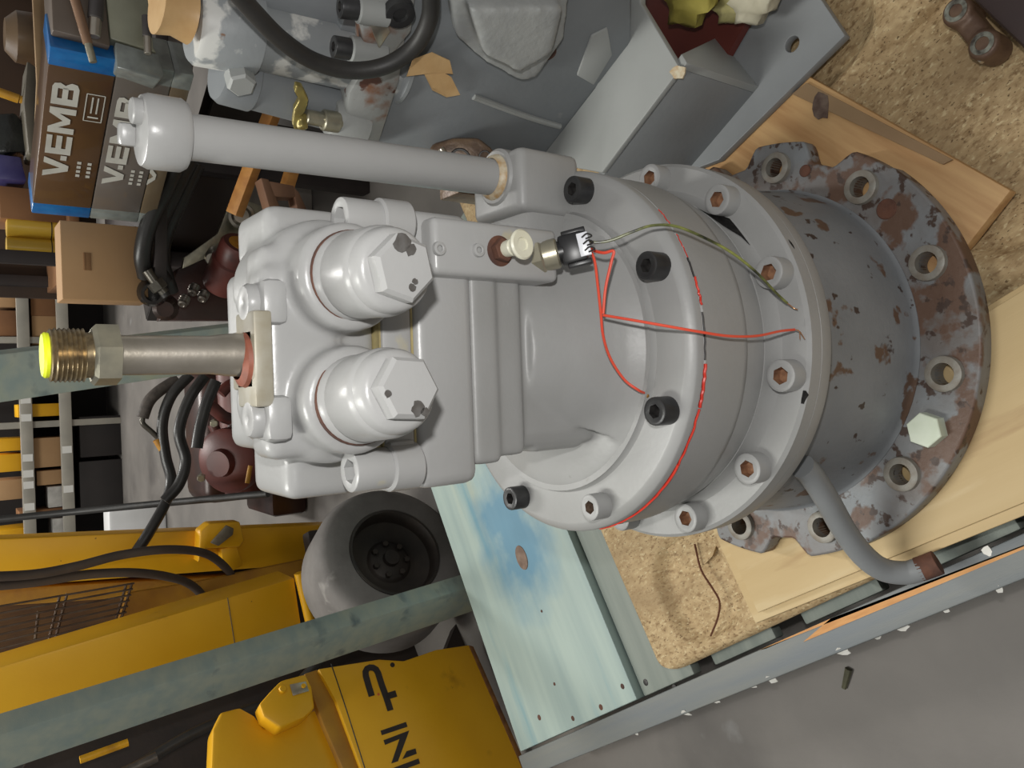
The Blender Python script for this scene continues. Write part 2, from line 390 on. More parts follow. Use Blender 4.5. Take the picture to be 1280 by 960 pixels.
# sensor block on the casing
b = box(B(), (.083, -.092, .760), (.048, .05, .134), bev=.006, segs=3); part('sensor_block', b, GV, SM)
for x, y in ((548, 311), (597, 313)):
    q = at(x, y, Y=-.117); o = part('screw', cyl(lathe(B(), [(.0025, .003), (.0035, .0035), (.0055, .003), (.006, 0)], frame(q, (0, -1, 0)), 20), .0032, -.004, .0015, frame(q, (0, -1, 0)), 12), GV, SM)
q = at(624, 314, Y=-.116)
part('rusty_fitting', hexagon(lathe(B(), [(0, -.012), (.0135, -.012), (.0135, .001), (.011, .002), (0, .002)], frame(q, (0, -1, 0)), 28), .0105, .002, .010, frame(q, (0, -1, 0)), .001, spin=.3), RUST, SM, 'rusty hexagonal fitting under a white plug')
d = Vector((.05, -1, -.1)); M = frame(q + d.normalized() * .008, d)
part('dust_plug', lathe(B(), [(0, 0), (.007, 0), (.0075, .010), (.0065, .011), (.0065, .014), (.0078, .0145), (.0078, .018), (.0125, .019), (.013, .021), (.0115, .0225), (.006, .022), (.0055, .0205), (0, .0205)], M, 28), WHITEP, SM, 'white plastic dust plug with round flange')
s0 = at(664, 325, Y=-.104); s1 = at(737, 306, Y=-.142); sd = s1 - s0; sl = sd.length; M = frame(s0, sd)
o = part('pressure_switch', cyl(hexagon(B(), .0175, -.006, .012, M, .002), .0140, .010, .026, M, 28), ZINC, SM, 'zinc hexagon body of the sensor')
up = (Vector((1, 0, 0)) - sd.normalized() * sd.normalized().x).normalized(); wy = sd.normalized().cross(up)
MM = Matrix((up, wy, sd.normalized())).transposed().to_4x4(); MM.translation = s0
b = B(); cyl(b, .0105, .018, .032, MM, 24); box(b, (0, 0, sl * .72), (.027, .020, .024), MM, .003)
box(b, (.0145, 0, sl * .78), (.005, .012, .022), MM, .001); box(b, (-.0145, 0, sl * .78), (.005, .012, .022), MM, .001); part('connector', b, PLASTIC, o, 'black plastic connector')
part('connector_face', box(B(), (0, (.0085 if wy.y < 0 else -.0085), sl * .72 + .0105), (.021, .006, .010), MM, .0005), mat('white_insert', (232, 234, 240), rough=.3), o, 'white insert of the connector')
sg = 1 if wy.y < 0 else -1
for k in (-1, 0, 1): part('pin', tube(B(), [MM @ Vector((k * .006, sg * .0115, sl * .72 + .010)), MM @ Vector((k * .006 + .002, sg * .013, sl * .72 + .015)), MM @ Vector((k * .006 - .001, sg * .0125, sl * .72 + .019)), MM @ Vector((k * .006 - .002, sg * .012, sl * .72 + .013))], .0008, 6, 4), BLKH, o)
# loose wires from the connector
def wire(name, pts, r, m, label, lift=0.0, tip=None):
    n = len(pts); P = []
    d0 = (s1 - CAM).length * 1.0; 
    for i, p in enumerate(pts):
        P.append(at(p[0], p[1], d=p[2]))
    o = part(name, tube(B(), P, r, 8, 8), m, SM, label)
    return o, P
dS = (s1 - CAM).length; dE = (at(990, 383, z=.474) - CAM).length; dF = (at(1003, 416, z=.472) - CAM).length; dG = (at(808, 492, z=.612) - CAM).length
STRIPE = mat('green_yellow_wire', (154, 160, 86), (40, 44, 34), 90, .35, stretch=(1, 1, .3))
gp = [(734, 300), (745, 303), (765, 300), (790, 290), (815, 282), (845, 283), (880, 297), (915, 316), (945, 340), (970, 366), (984, 379)]
wire('wire', [(x, y, dS + (dE - dS) * ((x - 734) / 250) - .035 * math.sin(PI * (x - 734) / 250)) for x, y in gp], .0013, STRIPE, 'green and yellow striped loose wire')
wire('bare_wire_end', [(984, 379, dE - .001), (992, 385, dE + .001), (997, 387, dE)], .0006, mat('copper_strand', (196, 150, 110), (170, 116, 80), 50, .35, .8), 'bare copper wire end')
CORAL = mat('coral_wire', (236, 92, 66), (228, 78, 56), 20, .4)
wire('wire', [(733, 306, dS - .002), (742, 313, dS + .002), (755, 316, dS - .004), (767, 314, dS - .006), (764, 328, dS - .006), (757, 360, dS - .006), (754, 392, dS - .005)], .0014, CORAL, 'doubled coral red loose wire')
rp = [(754, 394), (790, 400), (830, 407), (870, 414), (910, 420), (945, 420), (975, 414), (993, 412)]
wire('wire', [(x, y, dS - .005 + (dF - dS + .005) * ((x - 754) / 239) - .052 * math.sin(PI * (x - 754) / 239)) for x, y in rp], .0013, CORAL, 'coral red loose wire lying towards the ring')
for e in ((1003, 419), (1006, 424), (1000, 424)):
    wire('bare_wire_end', [(993, 412, dF), (999, 414, dF - .001), (e[0], e[1], dF + .002)], .0005, MATS['copper_strand'], 'frayed copper strands')
wire('wire', [(735, 309, dS), (743, 325, dS - .002), (747, 355, dS - .004), (751, 392, dS - .006), (754, 420, dS - .004), (763, 448, dS + .25 * (dG - dS)), (780, 474, dS + .55 * (dG - dS)), (797, 487, dG - .012), (805, 491, dG - .003)], .0013, CORAL, 'coral red loose wire curling to a black bolt')
part('wire_terminal', cyl(B(), .003, 0, .004, frame(at(810, 494, z=.607), (0, 0, 1)), 10), mat('brass_crumb', (150, 110, 50), (110, 80, 40), 80, .6, .3), SM, 'brown stub by the black bolt')
# scraped paint on ring and on the cover
def scrape(pts, prof, label):
    """dark scrape following a turned profile; pts = (angle degrees, first, last) along the profile"""
    b = B(); rows = []
    def pf(t):
        t *= len(prof) - 1; i = min(int(t), len(prof) - 2); f = t - i; a, c = prof[i], prof[i + 1]; return a[0] + (c[0] - a[0]) * f, a[1] + (c[1] - a[1]) * f
    for a, t0, t1 in pts:
        a = math.radians(a); row = []
        for k in range(5):
            r, z = pf(t0 + (t1 - t0) * k / 4); row.append(b.verts.new((r * math.cos(a), r * math.sin(a), z)))
        rows.append(row)
    for A, C in zip(rows, rows[1:]):
        for k in range(4): b.faces.new((A[k], A[k + 1], C[k + 1], C[k]))
    bmesh.ops.solidify(b, geom=list(b.faces), thickness=.0004)
    part('paint_scrape', b, BLKH, SM, label)
CP = [(.1958, .532), (.1950, .523), (.1902, .518), (.1896, .497), (.1868, .483), (.1872, .4765), (.1908, .4655), (.1935, .4628), (.2, .4624)]
scrape([(-37, .42, .44), (-38.5, .44, .52), (-40, .46, .58), (-42, .50, .72), (-44.5, .54, .82), (-47, .60, .80), (-50, .66, .78), (-53, .72, .77), (-57, .76, .775)], CP, 'black scrape on the gear ring')
scrape([(-62, .50, .53), (-63, .48, .60), (-64, .52, .62), (-65, .57, .59)], [(.2237, .46), (.2234, .457), (.2234, .447), (.2225, .44)], 'small black scrape on the ring edge')
scrape([(-103, .0, .25), (-104, .0, .55), (-105.5, .0, .35), (-106.5, .05, .3)], [(.2196, .4619), (.2237, .4578), (.2237, .447)], 'small black scrape on the ring edge')
# top of the block: flange, steel pipe, ears
px0 = Vector((-.0082, -.080, .96))
part('pipe_flange', box(box(B(), (-.008, -.082, .964), (.070, .040, .014), bev=.002), (-.008, -.074, .964), (.044, .046, .014), bev=.002), mat('yellowed_flange', (172, 168, 156), (150, 142, 122), 40, .45, .15), SM, 'yellowed square flange of the steel pipe')
for x0, y0, nm in ((.034, -.081, 'ear'), (-.052, -.083, 'ear')):
    o = part('clamp_ear', box(B(), (x0, y0 - .002, .953), (.034, .036, .020), bev=.006), GV, SM)
    part('bolt_head', lathe(B(), [(0, 0), (.0145, 0), (.0145, .006), (.0125, .009), (.003, .0095), (0, .0085)], frame((x0, y0, .962)), 28), GV, o)
part('copper_ring', lathe(B(), [(.013, .971), (.0205, .971), (.0195, .974), (.0145, .977)], frame((px0.x, px0.y, 0)), 32), mat('red_brown_ring', (150, 86, 66), (120, 70, 54), 80, .6), SM, 'rust-red ring at the pipe foot')
M = frame((px0.x, px0.y, 0), (.004, 0, 1))
o = part('steel_pipe', lathe(B(), [(0, .968), (.0165, .968), (.0155, .984), (.0138, .996), (.0136, 1.06), (.0136, 1.066), (0, 1.066)], M, 40), STEEL, SM, 'bare steel pipe stub')
part('hex_nut', hexagon(B(), .0212, 1.056, 1.072, M, .0025, spin=.2), ZINC, o, 'zinc hexagon nut')
pr = [(0, 1.068), (.0150, 1.068), (.0150, 1.076)]
for k in range(7): pr += [(.0178, 1.0765 + .0027 * k), (.0164, 1.0778 + .0027 * k)]
pr += [(.0172, 1.0955), (.0155, 1.0965), (0, 1.0965)]
part('pipe_thread', lathe(B(), pr, M, 40), mat('oily_thread', (150, 132, 100), (110, 96, 74), 200, .3, .7), o, 'threaded pipe end')
part('end_cap', lathe(B(), [(0, 1.0955), (.0145, 1.0955), (.0148, 1.0985), (.0135, 1.1), (0, 1.1)], M, 32), mat('yellow_cap', (232, 244, 40), rough=.4), o, 'bright yellow plastic end cap')
# drain pipe
dp = [at(1003, 583, z=.375), at(1014, 594, z=.36), at(1034, 625, z=.33), at(1056, 664, z=.295), at(1080, 695, z=.262), at(1104, 712, z=.236), at(1132, 716, z=.217), at(1152, 711, z=.209)]
part('drain_pipe', tube(B(), dp, .0142, 20, 8), GD, SM, 'bent grey drain pipe reaching the base rail')
part('pipe_end', tube(B(), [at(1148, 712, z=.210), at(1162, 707, z=.205), at(1172, 703, z=.202)], .0146, 20, 4), RUST, SM, 'rusty end of the drain pipe')
# ---------------------------------------------------------------- floor, back wall
CONC = mat('concrete', (122, 117, 112), (102, 98, 94), 3.2, .62, 0, .2, 90, patches=[((84, 80, 77), 1.6, .56, .14), ((130, 128, 126), 9, .66, .12)])
b = B(); box(b, (0, 4, -.05), (14, 14, .1)); o = single('floor', b, CONC, None, None, kind='structure'); o['label'] = 'grey concrete floor with darker stains'
b = B(); box(b, (0, 10.6, 2), (14, .2, 4)); o = single('wall_back', b, mat('dark_wall', (88, 86, 82), (76, 74, 70), 1, .8), None, None, kind='structure'); o['label'] = 'dim grey wall behind the shelving'
# ---------------------------------------------------------------- teal-stained wooden base
YAW = math.radians(31.8)
A0 = at(650, 940, z=.165); A0.z = 0
TEAL = mat('teal_stained_wood', (168, 184, 176), (150, 168, 164), 4, .55, 0, .12, 120, stretch=(.5, 7, 7), patches=[((92, 148, 166), 2.4, .56, .2), ((180, 182, 160), 2.6, .56, .16)])
TEALD = mat('weathered_teal_wood', (136, 150, 144), (156, 162, 148), 4, .6, 0, .15, 120, stretch=(.5, 9, 9), patches=[((158, 164, 140), 3, .60, .15), ((92, 106, 108), 4, .62, .12)])
GREYW = mat('grey_weathered_wood', (140, 146, 138), (120, 128, 122), 4, .65, 0, .15, 120, stretch=(.5, 10, 10), patches=[((84, 88, 86), 6, .66, .1)])
RAILW = mat('blue_grey_rail_wood', (110, 116, 120), (124, 126, 122), 4, .55, 0, .15, 120, stretch=(9, .7, 9), patches=[((92, 82, 78), 5, .60, .1), ((186, 142, 96), 4, .70, .06)])
KNOT = mat('knot_wood', (110, 88, 74), (136, 114, 98), 60, .7, stretch=(1, 1, 1))
WB = thing('wooden_base', 'teal-stained wooden transport base with tall rough uprights, under the motor and pallet', 'base', A0, YAW)
def wpart(name, c, s, m, bev=.003, label=None, parent=WB):
    return part(name, box(B(), c, s, bev=bev), m, parent, label, local=True)
ep = wpart('end_panel', (.55, -.208, .153), (1.1, .414, .024), TEAL, .003, 'wide teal end panel with knot')
def wl(x, y, z):   # picture point -> base frame
    p = at(x, y, z=z) - A0; c, s = math.cos(YAW), math.sin(YAW)
    return Vector((c * p.x + s * p.y, -s * p.x + c * p.y, z))
k = wl(652, 697, .1655)
def ring_stain(m, c, r, col):
    """blue preservative pooled round the knot"""
    nt = m.node_tree; N, L = nt.nodes, nt.links; b = N['Principled BSDF']; src = b.inputs['Base Color'].links[0].from_socket
    tc = N.new('ShaderNodeTexCoord'); mp = N.new('ShaderNodeMapping'); L.new(tc.outputs['Object'], mp.inputs[0])
    mp.inputs['Location'].default_value = (-c[0] / r, -c[1] / (r * .8), -c[2] / r); mp.inputs['Scale'].default_value = (1 / r, 1.25 / r, 1 / r)
    g = N.new('ShaderNodeTexGradient'); g.gradient_type = 'SPHERICAL'; L.new(mp.outputs[0], g.inputs[0])
    n = N.new('ShaderNodeTexNoise'); n.inputs['Scale'].default_value = 16; n.inputs['Detail'].default_value = 6; L.new(tc.outputs['Object'], n.inputs['Vector'])
    mu = N.new('ShaderNodeMath'); mu.operation = 'MULTIPLY'; L.new(g.outputs['Fac'], mu.inputs[0]); L.new(n.outputs[0], mu.inputs[1])
    mr = N.new('ShaderNodeMapRange'); mr.inputs[1].default_value = .08; mr.inputs[2].default_value = .34; mr.inputs[4].default_value = .68; L.new(mu.outputs[0], mr.inputs[0])
    x = N.new('ShaderNodeMix'); x.data_type = 'RGBA'; L.new(src, x.inputs[6]); x.inputs[7].default_value = srgb(*col); L.new(mr.outputs[0], x.inputs[0]); L.new(x.outputs[2], b.inputs['Base Color'])
ks = wl(640, 668, .165); ring_stain(TEAL, (ks.x, ks.y, .165), .24, (52, 126, 164))
part('knot', lathe(B(), [(0, .0010), (.016, .0012), (.021, .0008), (.0225, -.004)], frame(k) @ Matrix.Diagonal((1.25, .85, 1, 1)), 28), KNOT, ep, 'brown wood knot', local=True)
for x, y, r in ((674, 897, .0058), (716, 898, .005), (751, 884, .0055), (778, 858, .005), (693, 855, .0035), (677, 764, .003)):
    part('nail', lathe(B(), [(0, .0008), (r * .7, .001), (r, 0), (r, -.003)], frame(wl(x, y, .1652)), 14), RUST, ep, 'rusty nail head', local=True)
for k2, (y, w) in enumerate(((-.487, .137), (-.66, .14), (-.86, .14), (-1.06, .14), (-1.26, .14), (-1.46, .14), (-1.66, .14))):
    o = wpart('slat', (.55, y, .138 if k2 == 0 else .12), (1.1, w, .022), GREYW, .003)
    if k2 == 0:
        for x, yy, r in ((807, 853, .006), (843, 860, .006)): part('nail', lathe(B(), [(0, .0008), (r * .7, .001), (r, 0), (r, -.003)], frame(wl(x, yy, .1492)), 14), BLKH, o, 'dark nail hole', local=True)
rl = wpart('edge_rail', (-.028, -.92, .118), (.044, 1.86, .098), RAILW, .003, 'blue-grey worn edge rail')
WHT = mat('white_flake', (232, 230, 224), (214, 212, 204), 60, .6)
for x, y, r in ((690, 940, .006), (815, 912, .007), (880, 885, .010), (915, 874, .008), (985, 842, .011), (1075, 806, .014), (1105, 795, .007), (1142, 779, .012), (1200, 757, .007), (1268, 728, .008), (1235, 690, .008), (960, 852, .006)):
    q = wl(x, y, .12) if y > 700 else wl(x, y, .168); q.x = -.0505 if y > 700 else q.x; q.z = random.uniform(.135, .165) if y > 700 else .1675
    bb = blob((0, 0, 0), (0, 1, 0), (.55 if y > 700 else 1, 0, .6 if y > 700 else .1), r, 9, .6, .0012); bb.transform(Matrix.Translation(q)); part('white_flake', bb, WHT, rl, 'torn white paper flake', local=True)
sp = prism(B(), [(-.022, wl(930, 0, .168).y, .1668), (-.0065, -.72, .1668), (-.0065, -.86, .1668), (-.02, -.80, .1668)], (0, 0, .0015))
part('splinter_scar', sp, mat('fresh_wood_scar', (206, 150, 88), (190, 132, 72), 30, .6, stretch=(9, 1, 1)), rl, 'bare orange splintered wood', local=True)
for x in (.12, .55, .98): wpart('bearer', (x, -.83, .054), (.09, 1.64, .108), GREYW, .003)
# uprights (leaning a little outwards)
def post(p0, p1, w1, w2, side):
    p0, p1 = Vector(p0), Vector(p1); b = beam(B(), p0, p1, w1, w2, side, .004)
    b.transform((Matrix.Translation(A0) @ Matrix.Rotation(YAW, 4, 'Z')).inverted()); return part('upright', b, TEALD, WB, local=True)
P2a = at(574, 742, z=.15) + Vector((-.012, .020, 0)); P2b = at(-60, 948, Y=P2a.y - .03)
post(P2a - (P2b - P2a).normalized() * .14, P2b, .095, .045, (1, -.62, 0))
P1a = at(300, 430, Y=.98); P1b = at(-60, 478, Y=1.0)
d = (P1b - P1a).normalized(); post(P1a - d * (P1a.z - .02) / d.z, P1b, .086, .05, (1, -.2, 0))
# ---------------------------------------------------------------- pressed-wood pallet
CHIPW = mat('pressed_wood_chips', (164, 138, 100), (190, 166, 126), 70, .8, 0, .8, 110, detail=9, stretch=(1.6, .8, 1), patches=[((136, 110, 76), 110, .54, .14), ((204, 186, 146), 150, .57, .12), ((98, 76, 50), 260, .62, .06), ((150, 126, 92), 5, .50, .22)])
PP = thing('pressed_wood_pallet', 'tan pressed wood chip pallet under the rusty flange, resting on the wooden base', 'pallet', A0, YAW)
PZ = .181
cups = [(wl(868, 735, PZ), .085, .02), (wl(1135, 128, PZ), .10, .022), (wl(1238, 60, PZ), .11, .05), (wl(1000, 40, PZ), .10, .02), (wl(1262, 440, PZ), .08, .02), (wl(1262, 215, PZ), .09, .022)]
u0, u1, v0, v1 = .016, 1.16, -.512, -1.72; NU, NV = 150, 160; rc = .05
b = B(); gv = []
for i in range(NU + 1):
    row = []
    for j in range(NV + 1):
        x = u0 + (u1 - u0) * i / NU; y = v0 + (v1 - v0) * j / NV
        # rounded near corner
        dx, dy = rc - (x - u0), rc - (v0 - y)
        if dx > 0 and dy > 0:
            L = math.hypot(dx, dy)
            if L > rc: x, y = u0 + rc - dx * rc / L, v0 - rc + dy * rc / L
        z = PZ
        for c, r, dep in cups:
            e = ((abs(x - c.x) / r) ** 3 + (abs(y - c.y) / r) ** 3) ** (1 / 3)
            t = min(1, max(0, (1 - e) / .22)); z -= dep * t * t * (3 - 2 * t)
        z += .0012 * math.sin(x * 23 + y * 7) * math.sin(y * 19)
        edge = min(x - u0, v0 - y)
        z -= .008 * max(0, 1 - edge / .014) ** 2
        row.append(b.verts.new((x, y, z)))
    gv.append(row)
for i in range(NU):
    for j in range(NV): b.faces.new((gv[i][j], gv[i + 1][j], gv[i + 1][j + 1], gv[i][j + 1]))
rim = [gv[i][0] for i in range(NU + 1)] + [gv[NU][j] for j in range(1, NV + 1)] + [gv[i][NV] for i in range(NU - 1, -1, -1)] + [gv[0][j] for j in range(NV - 1, 0, -1)]
low = [b.verts.new((v.co.x, v.co.y, .158)) for v in rim]
for k in range(len(rim)): b.faces.new((rim[k], rim[(k + 1) % len(rim)], low[(k + 1) % len(rim)], low[k]))
part('deck', b, CHIPW, PP, local=True, ang=80)
b = box(B(), (.588, -1.116, .1545), (1.11, 1.17, .008)); part('underside', b, CHIPW, PP, local=True)
for x in (.2, .95):
    for y in (-.7, -1.1, -1.52):
        part('foot', lathe(B(), [(0, -.02), (.045, -.02), (.06, .022), (0, .022)], frame((x, y, .152)) , 16), CHIPW, PP, local=True)
crk = tube(B(), [wl(x, y, PZ) + Vector((0, 0, -.0006)) for x, y in ((868, 680), (876, 712), (890, 735), (899, 752), (897, 772), (888, 795))], .0016, 6, 5)
part('crack', crk, mat('crack_brown', (92, 54, 34), rough=.9), PP, 'dark brown crack in the deck', local=True)
# ---------------------------------------------------------------- lumber and plywood under the flange
PINE = mat('pine_board', (200, 162, 112), (172, 130, 84), 7, .6, 0, .1, 120, stretch=(.7, 9, 9), patches=[((150, 100, 58), 3, .67, .08)])
PLY = mat('plywood_sheet', (198, 174, 130), (184, 158, 112), 3, .6, 0, .08, 100, stretch=(.5, 5, 5), patches=[((160, 128, 88), 7, .62, .14), ((208, 188, 148), 4, .6, .1)])
def board(name, p, q, width, z0, z1, m, label, cat, group=None):
    """p, q: ends of the near long edge (level z1); the board lies to the left of p->q"""
    p, q = Vector(p), Vector(q); d = q - p; L = d.length; a = math.atan2(d.y, d.x)
    o = bpy.data.objects.new(name, mesh_of(name, box(B(), (L / 2, width / 2, (z1 - z0) / 2), (L, width, z1 - z0), bev=.0015), m)); SC.collection.objects.link(o)
    o.location = (p.x, p.y, z0); o.rotation_euler = (0, 0, a); return tag(o, label, cat, group)
ZL = .2015
e1, e2 = at(1263, 238, z=ZL), at(1040, 112, z=ZL); ex = (e2 - e1).normalized()
lum = board('pine_board', e1, e1 + ex * .72, .18, ZL - .0185, ZL, PINE, 'orange-brown pine board under the rusty flange, beside the grey foot plate', 'board')
f1, f2 = at(1185, 196, z=ZL), at(985, 108, z=ZL)
b = prism(B(), [at(1192, 200, z=.203), at(1010, 104, z=.203), at(992, 118, z=.203), at(1180, 206, z=.203)], (0, 0, .0035)); single('wood_strip', b, mat('grey_brown_strip', (150, 124, 92), (128, 102, 72), 6, .7, 0, .1), 'thin weathered strip of wood along the pine board edge', 'strip')
b = blob((0, 0, 0), (1, .2, 0), (0, 1, 0), .02, 12, .4, .0008); b.transform(Matrix.Translation(at(1026, 133, z=.2063)) @ Matrix.Diagonal((1.1, .7, 1, 1))); o = single('oil_patch', b, mat('dried_oil', (74, 54, 46), (112, 96, 84), 60, .6), 'dark crusty blot at the end of the pine board', 'stain')
p2, p3 = at(947, 766, z=ZL), at(1300, 620, z=ZL); dd = (p3 - p2).normalized()
board('plywood_sheet', p2, p2 + dd * .56, .2, ZL - .009, ZL, PLY, 'pale plywood sheet lying uppermost under the rusty flange', 'plywood')
p2b = at(934, 757, z=.192); p3b = at(1300, 628, z=.192)
nn = Vector((dd.y, -dd.x, 0)); 
board('plywood_sheet', p2 + nn * .012 - dd * .02, p2 + nn * .012 + dd * .60, .22, ZL - .019, ZL - .0095, PLY, 'lower pale plywood sheet, its edge showing below the upper one', 'plywood')
b = tube(B(), [at(1061, 836, z=.004), at(1058, 848, z=.004), at(1055, 860, z=.003)], .006, 8, 4, r1=.004); single('wood_splinter', b, mat('green_splinter', (84, 82, 62), (64, 62, 48), 60, .8), 'small dark green splinter on the concrete', 'debris')
# rusty yoke and dark bar at the far corner of the pallet
YK = thing('yoke', 'brown rusty yoke casting with two bolt holes at the pallet corner', 'casting', at(1212, 55, z=.19))
b = B(); c1, c2 = at(1196, 14, z=.205), at(1229, 55, z=.205); cm = at(1208, 40, z=.19)
for c in (c1, c2): cyl(b, .017, .165, .207, frame((c.x, c.y, 0)), 24, .003)
d = (c2 - c1); beam(b, (c1.x, c1.y, .187), (c2.x, c2.y, .187), .03, .026, (0, 0, 1), .006)
part('body', cast(b, .0022, 4), mat('brown_casting', (116, 92, 74), (92, 70, 58), 40, .5, .2, .4, 120), YK, ang=80)
for c in (c1, c2): part('bolt_hole', lathe(B(), [(.012, .2075), (.0125, .2085), (.0075, .2085), (.007, .200), (0, .200)], frame((c.x, c.y, 0)), 24), mat('hole_lining', (150, 152, 140), (60, 52, 46), 100, .5, .2), YK, 'pale ringed dark bolt hole')
b = B(); seg(b, at(1222, 74, z=.195), at(1245, 57, z=.195), .0075, 20); part('pin', b, STEEL, YK, 'bright steel pin')
b = B(); beam(b, at(1196, -66, z=.22), at(1345, 72, z=.22), .04, .045, (0, 0, 1), .008); single('steel_bar', b, mat('dark_brown_steel', (58, 44, 42), (44, 34, 36), 8, .6, .2), 'dark brown steel bar across the pallet corner beside the yoke', 'bar')
# ---------------------------------------------------------------- second grey unit to the right, standing on a foot frame
GB = thing('hydraulic_gearbox', 'second grey gearbox with black hose and peeling paint, on a boxed steel foot', 'gearbox', (.45, .2, .2))
G2 = mat('second_grey_paint', (128, 132, 135), (118, 122, 125), 7, .5, 0, .12, 120, patches=[((86, 70, 60), 30, .735, .02), ((168, 168, 166), 12, .70, .06)])
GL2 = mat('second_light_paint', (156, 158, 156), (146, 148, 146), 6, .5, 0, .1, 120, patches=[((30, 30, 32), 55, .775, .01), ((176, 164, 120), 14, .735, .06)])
zt = .372
top = [at(x, y, z=zt) for x, y in ((673, 201), (744, 109), (766, 62), (758, 0), (745, -70), (800, -70), (800, 3), (850, 86), (752, 216))]
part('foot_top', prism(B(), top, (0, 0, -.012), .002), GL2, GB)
pc, pd = at(850, 86, z=zt), at(752, 216, z=zt); pe = pc + (pd - pc) * 1.9
wt = Vector((0, 0, -(zt - .203))); nrm = (pd - pc).cross(Vector((0, 0, 1))).normalized()
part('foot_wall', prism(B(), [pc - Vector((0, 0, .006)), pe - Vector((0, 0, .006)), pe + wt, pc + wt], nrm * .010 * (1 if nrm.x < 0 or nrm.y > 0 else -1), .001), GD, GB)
g1, g2 = at(946, 131, z=.2165), at(905, 79, z=.2165); g0 = Vector((pc.x, pc.y, .2165)); gd = (g2 - g1).normalized()
part('gusset', prism(B(), [g0, Vector((pc.x, pc.y, zt - .004)), pc + gd * .02 - Vector((0, 0, .008)), g0 + gd * .115], gd.cross(Vector((0, 0, 1))).normalized() * .010, .001), GL2, GB)
fp = [at(x, y, z=.2165) for x, y in ((1056, 44), (898, 200), (840, 222), (800, 190), (905, 79), (990, -40), (1012, -22))]
c0 = at(990, 55, z=.2165)
o2 = [(p.x, p.y) for p in fp]
area = sum(a[0] * b_[1] - b_[0] * a[1] for a, b_ in zip(o2, o2[1:] + o2[:1]))
if area < 0: o2 = o2[::-1]
part('foot_plate', plate_bm(o2, [(c0.x, c0.y, .0105)], .2025, .2165, .0012), GD, GB)
b = blob((0, 0, 0), (1, 0, 0), (0, 1, .3), .012, 10, .4, .003); b.transform(Matrix.Translation(pc + Vector((-.004, .004, -.001)))); part('weld', b, MATS['weld_bead'], GB, 'pale weld at the foot corner')
# case: face plane through the left edge of the foot top
L1, L2 = at(673, 201, z=zt), at(744, 109, z=zt); fd = (L2 - L1).normalized(); fn = Vector((fd.y, -fd.x, 0))
if fn.dot(CAM - L1) < 0: fn = -fn
def fpt(x, y, off=0): return onp(x, y, L1 + fn * off, fn)
case = [fpt(x, y) for x, y in ((712, 172), (790, 66), (790, -70), (560, -70), (508, -20), (496, 106), (464, 190), (505, 226), (600, 250), (690, 246))]
part('case', prism(B(), case, -fn * .26, .006), G2, GB)
pad = [fpt(x, y, -.002) for x, y in ((720, 92), (741, 104), (764, 66), (758, 32), (738, 42))]
part('pad', prism(B(), pad, fn * .005, .002), GL2, GB)
b = tube(B(), [fpt(x, y, .001) for x, y in ((592, 121), (640, 139), (672, 150), (700, 158))], .0045, 8, 6); part('weld', b, GL2, GB, 'long pale weld across the case')
q = fpt(685, 65); part('plug', lathe(B(), [(0, .004), (.008, .004), (.011, .003), (.0125, -.002)], frame(q, fn), 24), RUST, GB, 'small rusty plug in the case')
b = prism(B(), [fpt(x, y, -.03) for x, y in ((545, -50), (556, 10), (590, 40), (636, 67), (655, 62), (688, 14), (694, -50))], fn * .055)
prism(b, [fpt(x, y, -.03) for x, y in ((560, -50), (580, 10), (625, 34), (664, 10), (676, -50))], fn * .085)
part('cast_lump', cast(b, .004, 14), mat('pale_cast_paint', (160, 162, 160), (142, 144, 144), 12, .5, 0, .4, 120), GB, ang=80)
# joint flange with flaking rust, and upper pump bodies
jf = [fpt(x, y, .012) for x, y in ((500, 104), (474, 182), (446, 190), (430, 160), (436, 118), (452, 90), (470, -60), (520, -60), (512, 20))]
part('joint_flange', prism(B(), jf, -fn * .16, .006), mat('rust_stained_paint', (152, 154, 152), (140, 140, 138), 10, .5, 0, .2, 150, patches=[((124, 88, 68), 20, .54, .10), ((84, 54, 44), 30, .60, .04)]), GB)
def axis_body(name, p, q, prof, m, n=36, off=0.0):
    a, c = fpt(*p, off), fpt(*q, off); L = (c - a).length
    return part(name, lathe(B(), [(r, t * L) for r, t in prof], frame(a, c - a), n), m, GB)
axis_body('pump_body', (498, 84), (240, 24), [(0, 0), (.048, 0), (.048, .02), (.043, .04), (.040, .70), (.0405, .705), (.0405, .72), (.047, .73), (.049, .98), (.045, 1), (0, 1)], mat('peeling_white_paint', (148, 152, 154), (140, 144, 146), 8, .45, 0, .2, 100, patches=[((206, 206, 202), 16, .57, .04), ((128, 96, 74), 26, .70, .03)]), off=-.04)
axis_body('pump_body', (430, 136), (272, 90), [(0, 0), (.033, 0), (.033, .75), (.036, .76), (.036, .96), (.032, 1), (0, 1)], G2, off=-.03)
axis_body('pump_body', (470, 20), (262, -40), [(0, 0), (.05, 0), (.05, .3), (.042, .32), (.042, .96), (.038, 1), (0, 1)], G2, off=-.08)
b = hexagon(B(), .017, -.01, .014, frame(fpt(300, 98, .005), fn), .003); part('hex_plug', b, GL2, GB)
ri = [fpt(x, y, .018) for x, y in ((455, 66), (475, 90), (492, 68), (515, 40), (524, -40), (486, -40), (466, 10), (452, 34))]
o = part('square_flange', prism(B(), ri, -fn * .03, .004), MATS['rust_stained_paint'], GB)
dia = [fpt(x, y, .022) for x, y in ((462, 30), (474, 62), (488, 40), (476, 6))]
part('bare_patch', prism(B(), dia, -fn * .004, .001), STEEL, GB, 'bare bright steel patch on the square flange')
